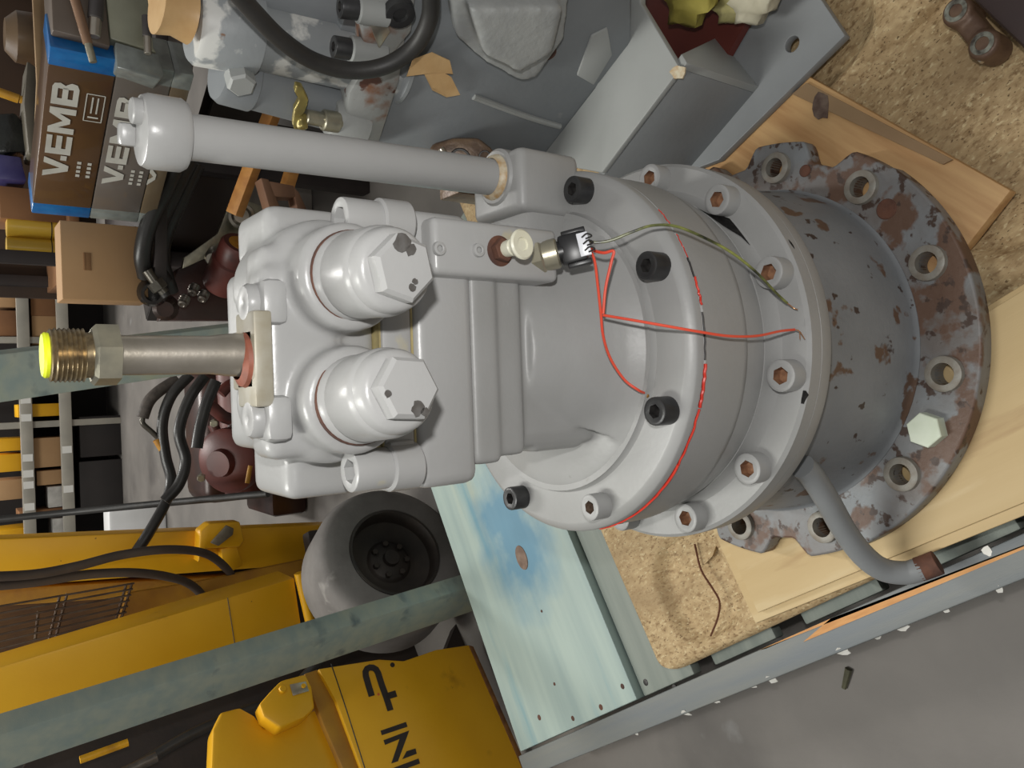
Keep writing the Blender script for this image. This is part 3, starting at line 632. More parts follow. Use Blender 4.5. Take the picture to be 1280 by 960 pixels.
for (x, y, dx, dy, cm) in ((424, 8, 30, 4, 1), (416, 58, 36, 6, 1)):
    a = fpt(x, y, .015); c = fpt(x + dx, y + dy, .015); M = frame(a, c - a); L = (c - a).length
    o = part('cap_screw_seat', cyl(B(), .0155, .02, L + .03, M, 24), GL2, GB)
    hb = socket_bm(.0125, .026, .5); hb.transform(frame(c + (a - c).normalized() * (L - .026), a - c)); part('socket_head', hb, [BLK, BLKH], o, 'black socket head')
q = fpt(498, 12, .02); part('ring_plug', lathe(B(), [(0, .006), (.008, .006), (.009, .01), (.017, .01), (.018, 0)], frame(q, fn), 24), BLK, GB, 'dark ringed plug')
q1, q2 = fpt(382, 146, .012), fpt(416, 152, .012)
o = part('nipple', cyl(cyl(B(), .0095, 0, .05, frame(q1, q2 - q1), 20), .0135, .022, .045, frame(q1, q2 - q1), 20), ZINC, GB, 'zinc pipe nipple')
b = prism(B(), [fpt(x, y, .006) for x, y in ((368, 100), (376, 102), (384, 118), (380, 132), (374, 140), (380, 166), (372, 172), (364, 150), (366, 130), (372, 118), (366, 108))], fn * .010)
box(b, (0, 0, 0), (.02, .012, .012), Matrix.Translation(fpt(378, 152, .015)), .003)
part('clip', cast(b, .0016, 3), mat('yellow_zinc', (176, 160, 96), (140, 128, 84), 60, .35, .7), GB, 'yellow zinc clip', ang=80)
axis_body('port', (452, 156), (412, 146), [(0, 0), (.030, 0), (.030, .8), (.024, 1), (0, 1)], MATS['rust_stained_paint'], off=-.005)
hp = [(292, -14), (318, 16), (352, 50), (392, 76), (438, 88), (482, 82), (518, 58), (537, 22), (538, -20)]
part('hose', tube(B(), [fpt(x, y, .05) for x, y in hp], .0098, 16, 8), RUBBER, GB, 'thick black rubber hose')
TAPE = mat('brown_tape', (206, 172, 124), (186, 148, 100), 20, .4, 0, .3, 60)
for k, pts in enumerate((((508, 95), (516, 74), (540, 65), (562, 75), (566, 92), (545, 90), (530, 92)), ((530, 92), (548, 86), (564, 96), (575, 118), (558, 121), (540, 112)))):
    b = prism(B(), [fpt(x, y, .006 + .004 * ((i * 7) % 3)) for i, (x, y) in enumerate(pts)], fn * .001); part('torn_tape', b, TAPE, GB, 'torn brown tape flap')
axis_body('end_tape', (238, 20), (196, 6), [(0, 0), (.03, 0), (.026, .5), (.030, 1), (0, 1)], TAPE, off=-.02)
single('red_steel_plate', prism(B(), [at(x, y, z=.232) for x, y in ((905, 76), (960, -20), (900, -70), (800, -70), (800, 40), (846, 100))], (0, 0, -.012)), mat('dark_red_paint', (104, 48, 40), (84, 40, 36), 5, .5, 0, .1), 'dark red plate on the pallet behind the foot of the second gearbox', 'plate')
def rag(name, c, r, m, label, sq=(1, 1, .5)):
    b = B(); bmesh.ops.create_icosphere(b, subdivisions=3, radius=r)
    for v in b.verts:
        n = v.co.normalized(); v.co *= 1 + .22 * math.sin(7 * n.x + 3 * n.z) * math.cos(6 * n.y + 2) + .1 * math.sin(13 * n.y + 5 * n.x)
        v.co.x *= sq[0]; v.co.y *= sq[1]; v.co.z *= sq[2]
    b.transform(Matrix.Translation(c)); return single(name, b, m, label, 'cloth', ang=80)
RAGM = mat('yellow_green_cloth', (166, 154, 72), (140, 130, 62), 20, .85, 0, .5, 60)
rag('cloth_bundle', at(868, -20, z=.30), .05, RAGM, 'yellow-green cloth bundle above the dark red plate')
rag('rag', at(922, 4, z=.262), .026, mat('olive_cloth', (150, 142, 92), (176, 168, 124), 30, .85, 0, .5, 60), 'olive crumpled rag by the foot plate', (.8, 1.3, .8))
rag('rag', at(946, -4, z=.272), .03, mat('pale_cloth', (190, 184, 162), (168, 162, 140), 30, .85, 0, .5, 60), 'pale crumpled rag next to the olive one', (1, 1.2, .8))
# rusty lug casting behind the pipe foot
RL = thing('rusty_casting', 'brown oily casting with round holes behind the pipe foot', 'casting', fpt(575, 202, .05))
cc = fpt(575, 202, .05); n2 = (CAM - cc).normalized() 
pl = [onp(x, y, cc, n2) for x, y in ((533, 196), (540, 180), (566, 172), (598, 172), (618, 188), (612, 206), (600, 232), (560, 232), (537, 214))]
part('body', prism(B(), pl, -n2 * .05, .006), mat('oily_rust', (84, 66, 54), (120, 98, 76), 40, .4, .2, .4, 120), RL)
for x, y, r in ((575, 199, .012), (606, 196, .007)):
    part('hole', lathe(B(), [(r * 1.3, 0), (r * 1.2, .002), (r, .002), (r * .9, -.012), (0, -.012)], frame(onp(x, y, cc, n2), n2), 20), BLKH, RL, 'dark round hole')
b = B(); seg(b, onp(550, 186, cc + n2 * .008, n2), onp(562, 204, cc + n2 * .008, n2), .006, 16); part('pin', b, STEEL, RL, 'worn steel pin')
b = B(); a = onp(560, 225, cc, n2) - n2 * .03; beam(b, (a.x, a.y, .2), a, .05, .05); part('stem', b, MATS['oily_rust'], RL)

# ---------------------------------------------------------------- yellow machine at the lower left of the picture
YM = thing('yellow_machine', 'yellow industrial machine with solid grey tyre, wire guard rods and black lettering', 'machine', (-.7, 1.4, 0))
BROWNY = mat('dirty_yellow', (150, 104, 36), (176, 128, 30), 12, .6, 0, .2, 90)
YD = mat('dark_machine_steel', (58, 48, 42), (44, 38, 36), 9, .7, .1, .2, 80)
pb1, pb2 = at(587, 806, z=.05), at(652, 962, z=.05); pdv = (pb2 - pb1).normalized(); pn = Vector((pdv.y, -pdv.x, 0))
if pn.dot(CAM - pb1) < 0: pn = -pn
def ppt(x, y, off=0): return onp(x, y, pb1 + pn * off, pn)
pan = [ppt(x, y) for x, y in ((586, 806), (545, 812), (505, 826), (474, 824), (398, 836), (420, 876), (470, 1010), (676, 1010))]
fpn = part('front_panel', prism(B(), pan, -pn * .03, .003), YEL, YM)
edge = [ppt(x, y, .001) for x, y in ((586, 806), (592, 808), (682, 1010), (674, 1010))]
part('panel_edge', prism(B(), edge, -pn * .036, .0015), mat('rusty_yellow_edge', (138, 92, 44), (96, 62, 40), 40, .7, 0, .3), fpn, 'rust-worn lower panel edge')
INK = mat('black_lettering', (44, 34, 32), (54, 42, 38), 40, .5)
def glyph(polys):
    for pp in polys: part('letter', prism(B(), [ppt(430 + x / 6.4, 810 + y / 6.4, .0008) for x, y in pp], pn * .0006), INK, fpn, 'black letter')
def ribbon(c, w):
    Lf, Rt = [], []
    for i, (x, y) in enumerate(c):
        a = c[max(i - 1, 0)]; d = c[min(i + 1, len(c) - 1)]; L = math.hypot(d[0] - a[0], d[1] - a[1]); nx, ny = -(d[1] - a[1]) / L, (d[0] - a[0]) / L
        Lf.append((x + nx * w / 2, y + ny * w / 2)); Rt.append((x - nx * w / 2, y - ny * w / 2))
    return Lf + Rt[::-1]
hook = [(222, 385), (196, 300), (174, 222), (172, 190), (184, 166), (206, 156), (232, 158), (256, 172), (272, 200), (300, 290), (340, 400), (372, 500)]
stub = [(340, 388), (418, 364)]
bars = [[(292, 662), (495, 592), (508, 630), (302, 698)],
        [(316, 738), (522, 660), (432, 906), (378, 924), (444, 712 + 16), (328, 776)],
        [(500, 826), (572, 804), (582, 846), (466, 890)],
        [(380, 965), (596, 884), (608, 924), (392, 1004)]]
glyph([ribbon(hook, 50), ribbon(stub, 52)] + bars)
part('letter', lathe(B(), [(0, .0014), (.0058, .0014), (.0058, 0)], frame(ppt(430 + 387 / 6.4, 810 + 136 / 6.4, 0), pn), 24), INK, fpn, 'black full stop')
part('red_dot', lathe(B(), [(0, .0012), (.0032, .0012), (.0032, 0)], frame(ppt(473, 868, 0), pn), 12), mat('red_dot', (216, 110, 50)), fpn, 'small red dot')
# frame beside the panel
part('panel_seam', tube(B(), [ppt(414, 830, .0004), ppt(434, 890, .0004), ppt(470, 1005, .0004)], .0014, 6, 2), BLKH, fpn, 'dark seam down the panel')
side = [ppt(x, y, -.012) for x, y in ((398, 836), (380, 842), (404, 905), (450, 1010), (472, 1010), (424, 876))]
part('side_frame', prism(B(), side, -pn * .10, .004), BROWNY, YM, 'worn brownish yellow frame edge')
part('fender', prism(B(), [ppt(x, y, -.03) for x, y in ((266, 912), (276, 890), (300, 884), (318, 894), (330, 910), (350, 908), (400, 884), (425, 960), (440, 1010), (262, 1010))], -pn * .06, .006), YEL, YM)
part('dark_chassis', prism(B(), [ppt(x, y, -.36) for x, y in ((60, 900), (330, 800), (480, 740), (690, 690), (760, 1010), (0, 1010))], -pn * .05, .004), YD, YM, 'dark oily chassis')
bk = [ppt(x, y, .015) for x, y in ((340, 862), (352, 850), (382, 842), (390, 858), (394, 884), (380, 897), (350, 910), (330, 896), (324, 880))]
o = part('pin_bracket', prism(B(), bk, -pn * .05, .006), YEL, YM)
for x, y, r in ((353, 862, .0085), (379, 858, .0055)): part('bolt', lathe(B(), [(0, .006), (r * .8, .006), (r, .003), (r, 0)], frame(ppt(x, y, .015), pn), 20), YEL, o)
part('lock_plate', prism(B(), [ppt(x, y, .016) for x, y in ((362, 856), (382, 852), (386, 864), (366, 870))], pn * .002, .0005), STEEL, o, 'grey lock plate')
part('shade_fill', prism(B(), [ppt(x, y, -.10) for x, y in ((556, 816), (574, 770), (596, 742), (616, 768), (650, 880), (630, 890))], -pn * .04), YD, YM, 'dark sheet added as shadow behind the panel')  # added dark sheet, stands in for the shadow between tyre and panel
# wheel
wc = at(493, 692, Y=1.15); wn = Vector((.60, -.80, .05)).normalized(); M = frame(wc, wn)
TYRE = mat('grey_solid_tyre', (122, 118, 115), (100, 96, 93), 10, .8, 0, .3, 90, patches=[((140, 136, 132), 14, .62, .08)])
o = part('tyre', lathe(B(), [(.118, .005), (.124, .012), (.160, .010), (.178, .006), (.190, .0), (.196, -.012), (.203, -.03), (.205, -.15), (.195, -.17), (.12, -.165)], M, 64), TYRE, YM, 'solid grey rubber tyre')
part('rim', lathe(B(), [(.126, .0), (.121, .013), (.115, .013), (.112, .004), (.108, -.03), (.075, -.048), (.06, -.046), (.055, -.04), (.05, -.036), (.022, -.03), (.02, -.018), (0, -.017)], M, 56), mat('dark_wheel_rim', (66, 58, 52), (48, 44, 42), 14, .55, .2, .2, 90), o, 'dark oily wheel rim')
nut = mesh_of('wheel_nut', hexagon(B(), .0085, 0, .012, None, .001), MATS['dark_wheel_rim'])
for k in range(7):
    a = 2 * PI * k / 7; q = bpy.data.objects.new('wheel_nut', nut); SC.collection.objects.link(q); q.parent = o
    q.matrix_local = Matrix.Translation(-rootloc(o)) @ M @ Matrix.Translation((.045 * math.cos(a), .045 * math.sin(a), -.038))
b = B(); seg(b, wc - wn * .05, wc - wn * .25, .05, 20); part('axle', b, YD, YM, 'dark axle')
# column A (hood panel) with lip
ca, cb = at(368, 722, Y=1.45), at(-60, 852, Y=1.45); dz = (cb - ca).normalized(); sx = dz.cross(Vector((0, 1, 0))).normalized()
if sx.x > 0: sx = -sx
colA = [ca, cb, cb + sx * .2, ca + sx * .2]
o = part('mast_cover', prism(B(), colA, (0, .12, 0), .006), YEL, YM)
t1 = ca + dz * .185; part('seam', tube(B(), [t1 + Vector((0, -.0005, 0)), t1 + sx * .1 + Vector((0, -.0005, 0)), t1 + sx * .2 + Vector((0, -.0005, 0))], .0012, 6, 2), BLKH, o, 'dark seam across the cover')
b = B(); seg(b, ca + Vector((.012, -.004, -.012)), ca + sx * .2 + Vector((0, -.004, -.03)), .014, 18); part('cover_lip', b, YEL, YM)
b = B(); beam(b, (ca.x - .1, 1.52, .0), (ca.x - .1, 1.52, ca.z + .03), .12, .08); part('mast_foot', b, YD, YM, 'dark post under the cover')
# column B (boom) with bracket and hoses
da, db = at(430, 676, Y=2.0), at(-60, 704, Y=2.0); dw = (db - da).normalized(); sw = dw.cross(Vector((0, 1, 0))).normalized()
part('boom', beam(B(), da, db, .135, .09, sw, .006), YEL, YM)
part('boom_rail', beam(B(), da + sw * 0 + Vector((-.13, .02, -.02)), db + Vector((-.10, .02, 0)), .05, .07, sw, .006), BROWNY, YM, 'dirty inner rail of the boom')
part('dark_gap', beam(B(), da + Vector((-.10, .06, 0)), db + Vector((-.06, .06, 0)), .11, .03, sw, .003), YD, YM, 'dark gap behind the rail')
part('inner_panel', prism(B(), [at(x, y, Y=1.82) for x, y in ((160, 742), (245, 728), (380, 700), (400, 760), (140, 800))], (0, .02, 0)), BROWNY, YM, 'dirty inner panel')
part('back_panel', prism(B(), [at(x, y, Y=2.06) for x, y in ((-60, 700), (420, 676), (440, 780), (-60, 960))], (0, .03, 0)), mat('brown_shadow_panel', (112, 80, 46), (86, 62, 44), 8, .7, 0, .2, 60), YM, 'panel coloured as brown shadow behind the rods')  # shadow behind the rods put into the brown colour
kb = [at(x, y, Y=1.90) for x, y in ((250, 664), (262, 654), (300, 652), (306, 676), (300, 684), (258, 686), (248, 704))]
o = part('hinge_bracket', prism(B(), kb, (0, .06, 0), .006), YEL, YM)
part('hinge_tab', prism(B(), [at(x, y, Y=1.91) for x, y in ((276, 686), (296, 682), (304, 706), (288, 716), (278, 700))], (0, .04, 0), .004), YEL, YM)
part('lever', prism(B(), [at(x, y, Y=1.89) for x, y in ((262, 678), (282, 656), (291, 660), (290, 668), (272, 682))], (0, -.012, 0), .003), mat('grey_lever', (128, 120, 104), (108, 98, 84), 40, .5, .4), o, 'grey steel lever')
for pts in (((-40, 722, 1.7), (40, 718, 1.7), (95, 708, 1.7), (150, 694, 1.7), (205, 687, 1.7), (250, 690, 1.74), (275, 703, 1.8), (293, 726, 1.85), (300, 760, 1.9)), ((-40, 735, 1.72), (40, 728, 1.72), (110, 718, 1.72), (170, 716, 1.72), (215, 722, 1.74), (240, 732, 1.78), (256, 750, 1.82), (262, 775, 1.86))):
    part('hose', tube(B(), [at(x, y, Y=Yv) for x, y, Yv in pts], .0125, 12, 8), mat('dusty_hose', (78, 66, 56), (64, 54, 48), 12, .7, 0, .2, 90), YM, 'dusty black hydraulic hose')
ROD = mat('guard_rod_steel', (110, 96, 84), (82, 66, 56), 20, .4, .6)
for k in range(9):
    a = at(168 - 4 * k * .5, 729 + 7.2 * k, Y=1.78); c = at(-60, 768 + 9.6 * k, Y=1.78)
    part('guard_rod', tube(B(), [a, c], .0028, 8, 1), ROD, YM)
for x0, y0, x1, y1 in ((165, 729, 144, 800), (158, 730, 136, 804), (84, 742, 62, 828), (75, 744, 53, 832), (48, 764, 44, 800)):
    part('guard_bar', tube(B(), [at(x0, y0, Y=1.785), at(x1, y1, Y=1.785)], .0035, 8, 1), ROD, YM)
hz = [at(x, y, Y=1.25) for x, y in ((420, 800), (360, 868), (310, 888), (240, 918), (170, 960), (120, 1000))]
part('hose', tube(B(), hz, .014, 12, 6), RUBBER, YM, 'black hose under the upright')
part('steel_rod', tube(B(), [at(196, 946, Y=1.22), at(150, 968, Y=1.22)], .012, 12, 2), mat('worn_rod', (110, 104, 98), (80, 76, 72), 40, .4, .5), YM, 'worn grey rod')
part('yellow_bar', tube(B(), [at(160, 928, Y=1.2), at(100, 950, Y=1.2)], .008, 12, 2), YEL, YM)
part('lower_frame', beam(B(), (-1.05, 1.62, .09), (-.5, 1.82, .09), .16, .06, (0, 0, 1), .01), YD, YM, 'dark lower frame')
b = tube(B(), [at(-60, 655, Y=2.5), at(120, 637, Y=2.3), at(335, 617, Y=1.7)], .0115, 10, 4); b2 = single('black_pole', b, RUBBER, 'long straight black pole crossing behind the motor above the yellow boom', 'pole')
# ---------------------------------------------------------------- parts bench with belt cartons
BN = thing('parts_bench', 'dark steel bench carrying the belt cartons', 'bench', (.8, 1.9, 0))
DST = mat('dark_steel_frame', (52, 44, 42), (40, 34, 34), 8, .6, .2)
ZB = .662
def corner(x, y, z): p = at(x, y, z=z); return p
TL = at(112, 272, Y=1.48); ZB = at(190, 270, Y=1.50).z
part('top', prism(B(), [(.24, 1.50, ZB - .03), (1.45, 1.30, ZB - .03), (1.6, 2.14, ZB - .03), (.36, 2.14, ZB - .03)], (0, 0, .03), .002), DST, BN)
for x, y in ((1.4, 1.38), (1.5, 2.08), (.42, 2.08), (.62, 1.62)): part('leg', box(B(), (x, y, (ZB - .03) / 2), (.05, .05, ZB - .03), bev=.004), DST, BN)
BX = [mat('brown_carton', (100, 72, 46), (84, 60, 40), 4, .3, 0, .05, 40, coat=.5, patches=[((84, 48, 40), 4, .62, .1)]), mat('grey_brown_carton', (112, 104, 98), (98, 90, 84), 4, .3, 0, .05, 40, coat=.5), mat('tan_carton', (112, 98, 78), (98, 84, 66), 4, .3, 0, .05, 40, coat=.4)]
BLUE = mat('blue_tape', (24, 112, 178), (18, 92, 158), 30, .3, coat=.4); CLEAR = mat('silver_tape', (140, 146, 142), (116, 120, 118), 30, .25, .1, coat=.5); LET = mat('pale_print', (206, 204, 196), (190, 188, 180), 30, .4)
# front plane of the stack
Q0 = at(112, 272, Y=1.48); tr = at(146, 88, z=Q0.z); ux = (tr - Q0); ux.z = 0; ux.normalize(); fnv = Vector((ux.y, -ux.x, 0))
if fnv.dot(CAM - Q0) < 0: fnv = -fnv
def vpt(x, y): return onp(x, y, Q0, fnv)
lv = [vpt(42, 240).z, vpt(112, 272).z, vpt(172, 277).z, ZB]
XL = 0; XR = (vpt(120, 70) - Q0).dot(ux)
def vemb():
    """heavy block letters V, dot, E, M, B in one unit of height"""
    b = B()
    def pg(pts): prism(b, [(x, y, 0) for x, y in pts], (0, 0, .0006))
    def rc(x0, y0, x1, y1): pg([(x0, y0), (x1, y0), (x1, y1), (x0, y1)])
    pg([(0, 1), (.27, 1), (.47, .34), (.67, 1), (.94, 1), (.60, 0), (.34, 0)])
    rc(.84, .12, 1.06, .36)
    X = 1.12; rc(X, 0, X + .27, 1)
    for y in (0, .39, .78): rc(X + .27, y, X + .86, y + .22)
    X = 2.10; rc(X, 0, X + .25, 1); rc(X + .86, 0, X + 1.11, 1); pg([(X + .25, 1), (X + .25, .62), (X + .46, .18), (X + .65, .18), (X + .86, .62), (X + .86, 1), (X + .555, .46)])
    X = 3.34; rc(X, 0, X + .27, 1)
    for y in (0, .40, .79): rc(X + .27, y, X + .72, y + .21)
    pg([(X + .72, 0), (X + .90, .09), (X + .94, .3), (X + .82, .505), (X + .66, .505), (X + .68, .21), (X + .72, .21)])
    pg([(X + .72, 1), (X + .86, .93), (X + .90, .72), (X + .80, .505), (X + .66, .505), (X + .68, .79), (X + .72, .79)])
    return b
YR = (Q0 + ux * XR).y - .012
names = ('uppermost belt carton, brown with blue taped ends and pale lettering', 'middle belt carton, grey-brown with silver taped ends and pale lettering', 'lowest belt carton, tan, mostly hidden beside the pipe cap')
Mv = Matrix((ux, Vector((0, 0, 1)), fnv)).transposed().to_4x4()
offs = (0, .0, .0)
for k in range(3):
    z1, z0 = lv[k], lv[k + 1]; h = z1 - z0
    c = Q0 + ux * (XR / 2); base = Vector((c.x, c.y, z0)) - fnv * .05
    cbx = thing('belt_carton', names[k], 'carton', base, 0, 'belt cartons on the bench')
    def bx(u0, u1, m, nm, grow=0, label=None):
        mm = Mv.copy(); mm.translation = Vector((Q0.x, Q0.y, z0)) + ux * offs[k]
        return part(nm, box(B(), ((u0 + u1) / 2, h / 2, -.05), (u1 - u0, h * .985 + grow * 2, .10 + grow * 2), mm, .003), m, cbx, label)
    bx(XL, XR, BX[k], 'body')
    tp = BLUE if k == 0 else CLEAR
    bx(XL - .002, XL + .034, tp, 'end_tape', .0008, 'blue end tape' if k == 0 else 'silver end tape'); bx(XR - .042, XR + .002, tp, 'end_tape', .0008, 'blue end tape' if k == 0 else 'silver end tape')
    mm = Mv.copy()
    a = vpt(*((84, 222), (145, 231), (193, 232))[k]); e = vpt(*((95, 105), (160, 121), (206, 120))[k])
    W = (e - a).dot(ux); zz = z0 + h * (.50 if k < 2 else .62)
    txt = text_bm('V-EMB', 1, Matrix.Identity(4), 0, .02); xs = [v.co.x for v in txt.verts]; ys = [v.co.y for v in txt.verts]; w0 = max(xs) - min(xs); txt.free()
    hh = h * .40
    for nm, s in (('lettering', 'V-EMB'),):
        t = vemb(); xs = [v.co.x for v in t.verts]; ys = [v.co.y for v in t.verts]
        S = Matrix.Diagonal((W / (max(xs) - min(xs)), hh / (max(ys) - min(ys)), 1, 1)) @ Matrix.Translation((-min(xs), -min(ys), 0))
        mm.translation = Vector((Q0.x, Q0.y, zz)) + ux * ((a - Q0).dot(ux)) + fnv * .0012
        t.transform(mm @ S); part(nm, t, LET, cbx, 'large pale letters')
    # small print lines and the small printed frame
    if k < 2:
        for r_ in range(2):
            mm.translation = Vector((Q0.x, Q0.y, z0 + h * (.30 - .17 * r_))) + ux * ((a - Q0).dot(ux) + W * .02) + fnv * .0012
            for q in range(4): part('small_print', box(B(), (.006 + q * .013, .004, 0), (.008, .008, .0004), mm), LET, cbx, 'small pale print')
        mm.translation = Vector((Q0.x, Q0.y, z0 + h * .1)) + ux * ((a - Q0).dot(ux) + W * .66) + fnv * .0012
        fw, fh = .072, h * .28
        for cx_, cy_, sx_, sy_ in ((fw / 2, 0, fw, .002), (fw / 2, fh, fw, .002), (0, fh / 2, .002, fh), (fw, fh / 2, .002, fh), (fw * .6, fh * .35, fw * .6, .003), (fw * .6, fh * .65, fw * .6, .003), (fw * .15, fh * .5, .004, fh * .6)):
            part('small_print', box(B(), (cx_, cy_, 0), (sx_, sy_, .0004), mm), LET, cbx, 'thin pale frame print')
CARD = mat('cardboard', (184, 146, 104), (174, 136, 96), 4, .75, 0, .06, 60); CARDD = mat('dark_cardboard', (140, 98, 62), (120, 82, 54), 4, .8)
def carton(name, px, Yf, depth, m, label, zb=None, group=None, extra=None):
    """px: picture corners top-left, top-right, bottom-right, bottom-left (as the carton stands) of its front at wall Yf"""
    P = [at(x, y, Y=Yf) for x, y in px]
    zt_ = (P[0].z + P[1].z) / 2; zb_ = zb if zb is not None else (P[2].z + P[3].z) / 2
    xl, xr = (P[0].x + P[3].x) / 2, (P[1].x + P[2].x) / 2
    b = box(B(), ((xl + xr) / 2, Yf + depth / 2, (zt_ + zb_) / 2), (xr - xl, depth, zt_ - zb_), bev=.003)
    return single(name, b, m, label, 'box', group)
cb_ = thing('carton', 'plain brown cardboard box with a hand slot left of the belt cartons', 'box', (.33, 1.6, ZB))
yf = 1.57; P = [at(x, y, Y=yf) for x, y in ((78, 374), (88, 276), (176, 276), (186, 380))]
b = box(B(), ((P[0].x + P[1].x) / 2, yf + .05, (ZB + P[0].z) / 2), (P[1].x - P[0].x, .10, P[0].z - ZB), bev=.003); part('body', b, CARD, cb_)
q = at(109, 327, Y=yf); part('hand_slot', box(box(B(), (q.x, yf - .0004, q.z), (.045, .002, .018), bev=.0009), (q.x, yf - .001, q.z + .006), (.045, .002, .004), bev=.0005), mat('slot_shadow', (150, 112, 76), (140, 102, 68), 30, .9), cb_, 'oval hand slot flap')
# canisters on the raised shelf behind
SH = thing('parts_rack', 'dim rack with a board shelf of mixed parts behind the belt cartons', 'rack', (1.0, 2.4, 0))
zs = at(84, 300, Y=2.25).z
part('shelf', box(B(), (.98, 2.5, zs - .015), (1.2, .6, .03), bev=.003), CARDD, SH)
for x, y in ((.42, 2.22), (.42, 2.78), (1.55, 2.22), (1.55, 2.78)): part('upright', box(B(), (x, y, .55), (.04, .04, 1.1), bev=.003), DST, SH)
part('back', box(B(), (.98, 2.82, zs + .12), (1.24, .02, .6), bev=.003), mat('rack_back_brown', (74, 58, 46), (58, 46, 40), 3, .8), SH)
YC = mat('yellow_can', (216, 176, 62), (206, 164, 50), 6, .35)
for x, y, r, nm in ((82, 288, .038, 'yellow filter canister nearest the belt cartons'), (80, 313, .033, 'yellow filter canister nearest the open shelf end')):
    p = at(x, y, Y=2.3); h = at(8, y - 2, Y=2.3).z - zs
    t = thing('filter_canister', nm, 'canister', (p.x, p.y, zs), 0, 'yellow filter canisters')
    part('body', lathe(B(), [(0, 0), (r, 0), (r, h - .012), (r * .93, h), (0, h)], frame((p.x, p.y, zs)), 28), YC, t)
    for zz in (.02, h * .12 + .02): part('stripe', lathe(B(), [(r + .0003, zz), (r + .0008, zz), (r + .0008, zz + .003), (r + .0003, zz + .003)], frame((p.x, p.y, zs)), 28), INK, t, 'dark printed line')
    for zz in (h * .22, h * .30): part('print', lathe(B(), [(r + .0008, zz), (r + .0009, zz + .012)], frame((p.x, p.y, zs)), 8, -PI / 2 - .35, -PI / 2 + .35), INK, t, 'dark printed mark')
def rackbox(name, px, Yf, depth, m, label, cat='box'):
    P = [at(x, y, Y=Yf) for x, y in px]; xs = [p.x for p in P]; zs_ = [p.z for p in P]
    o = single(name, box(B(), ((min(xs) + max(xs)) / 2, Yf + depth / 2, (max(zs_) + zs) / 2), (max(xs) - min(xs), depth, max(zs_) - zs), bev=.003), m, label, cat); return o
rackbox('carton', ((0, 272), (0, 236), (40, 236), (40, 272)), 2.26, .2, CARDD, 'brown cardboard box between the canisters and the blue pack')
b = prism(B(), [at(x, y, Y=2.22) for x, y in ((-8, 224), (-4, 192), (26, 196), (34, 226))], (0, .12, 0), .006); single('blue_pack', b, mat('blue_pack', (62, 58, 112), (80, 76, 124), 20, .35), 'dark blue packet with a red mark on the rack', 'packet')
b = prism(B(), [at(x, y, Y=2.24) for x, y in ((-8, 192), (-8, 142), (20, 140), (32, 158), (34, 190))], (0, .10, 0), .01); single('black_bag', b, mat('black_bag_plastic', (46, 48, 46), (30, 32, 32), 16, .2, 0, .8, 50), 'black shiny plastic bag on the rack', 'bag')
b = prism(B(), [at(x, y, Y=2.15) for x, y in ((36, 192), (30, 130), (34, 76), (46, 84), (50, 140), (44, 194))], (0, .14, 0), .004); single('folded_sheet', b, mat('grey_olive_panel', (104, 98, 84), (84, 78, 68), 8, .6), 'folded grey-olive panel standing beside the uppermost belt carton', 'panel')
b = prism(B(), [at(x, y, Y=1.9) for x, y in ((40, 240), (46, 100), (38, -60), (52, -60), (60, 40), (54, 130), (48, 242))], (0, .02, 0), .002); single('cardboard_sheet', b, mat('light_cardboard_edge', (160, 132, 98), (136, 110, 80), 9, .8), 'standing cardboard sheet edge along the belt cartons', 'sheet')
p = at(16, 45, Y=2.3); b = lathe(B(), [(0, 0), (.06, .01), (.085, .06), (.08, .12), (.05, .15), (0, .15)], frame((p.x, p.y, zs)), 28); single('brown_pot', b, mat('brown_glaze', (104, 84, 62), (84, 66, 50), 10, .35), 'rounded brown pot at the far end of the rack', 'pot')
b = B(); a, c = at(-10, 112, Y=2.24), at(24, 124, Y=2.24); seg(b, a, c, .014, 14); seg(b, c, c + Vector((0, 0, -.09)), .012, 14); single('yellow_fitting', b, mat('amber_plastic', (206, 156, 54), (184, 132, 40), 20, .4), 'amber yellow pipe fitting on the rack', 'fitting')
# things standing above the belt cartons (to their right)
SIL = mat('olive_silver_pack', (150, 150, 132), (130, 130, 114), 14, .35, 0, .2, 60)
def flat(name, pts, Yf, th, m, label, cat, bev=.003): return single(name, prism(B(), [at(x, y, Y=Yf) for x, y in pts], (0, th, 0), bev), m, label, cat)
flat('olive_pack', ((130, -30), (182, -30), (192, 60), (196, 66), (138, 48)), YR, .08, SIL, 'flat olive-grey pack standing right of the belt cartons', 'pack')
flat('grey_pack', ((62, -40), (128, -40), (138, 58), (112, 50), (66, 38)), YR, .1, mat('brown_grey_pack', (104, 92, 82), (88, 78, 70), 8, .35), 'brown-grey pack behind the wooden tool handle', 'pack')
flat('silver_carton', ((144, 52), (198, 68), (206, 94), (200, 100), (146, 84)), YR, .06, MATS['silver_tape'], 'crinkled silver taped end leaning on the belt cartons', 'carton')
flat('grey_board', ((196, 32), (240, 40), (244, 66), (238, 112), (200, 96)), 1.42, .05, mat('grey_mauve_board', (128, 120, 116), (112, 104, 102), 8, .6), 'grey mauve board behind the pipe cap', 'board')
flat('torn_carton', ((182, -20), (230, -20), (240, 34), (218, 36), (196, 30)), 1.40, .03, mat('light_torn_card', (206, 172, 122), (180, 142, 92), 12, .7), 'torn piece of pale cardboard beside the white-painted pump end', 'cardboard')
def rod(name, p, q, r, m, tip, label, cat, Yv):
    t = thing(name, label, cat, at(*q, Y=YR)); b = B(); a, c = at(*p, Y=YR - .03), at(*q, Y=YR - .03); seg(b, a, c, r, 14); part('shaft', b, m, t)
    d = (c - a).normalized(); b = B(); seg(b, c - d * .002, c + d * .035, r * .8, 14); part('tip', b, tip, t, 'bright metal tip'); return t
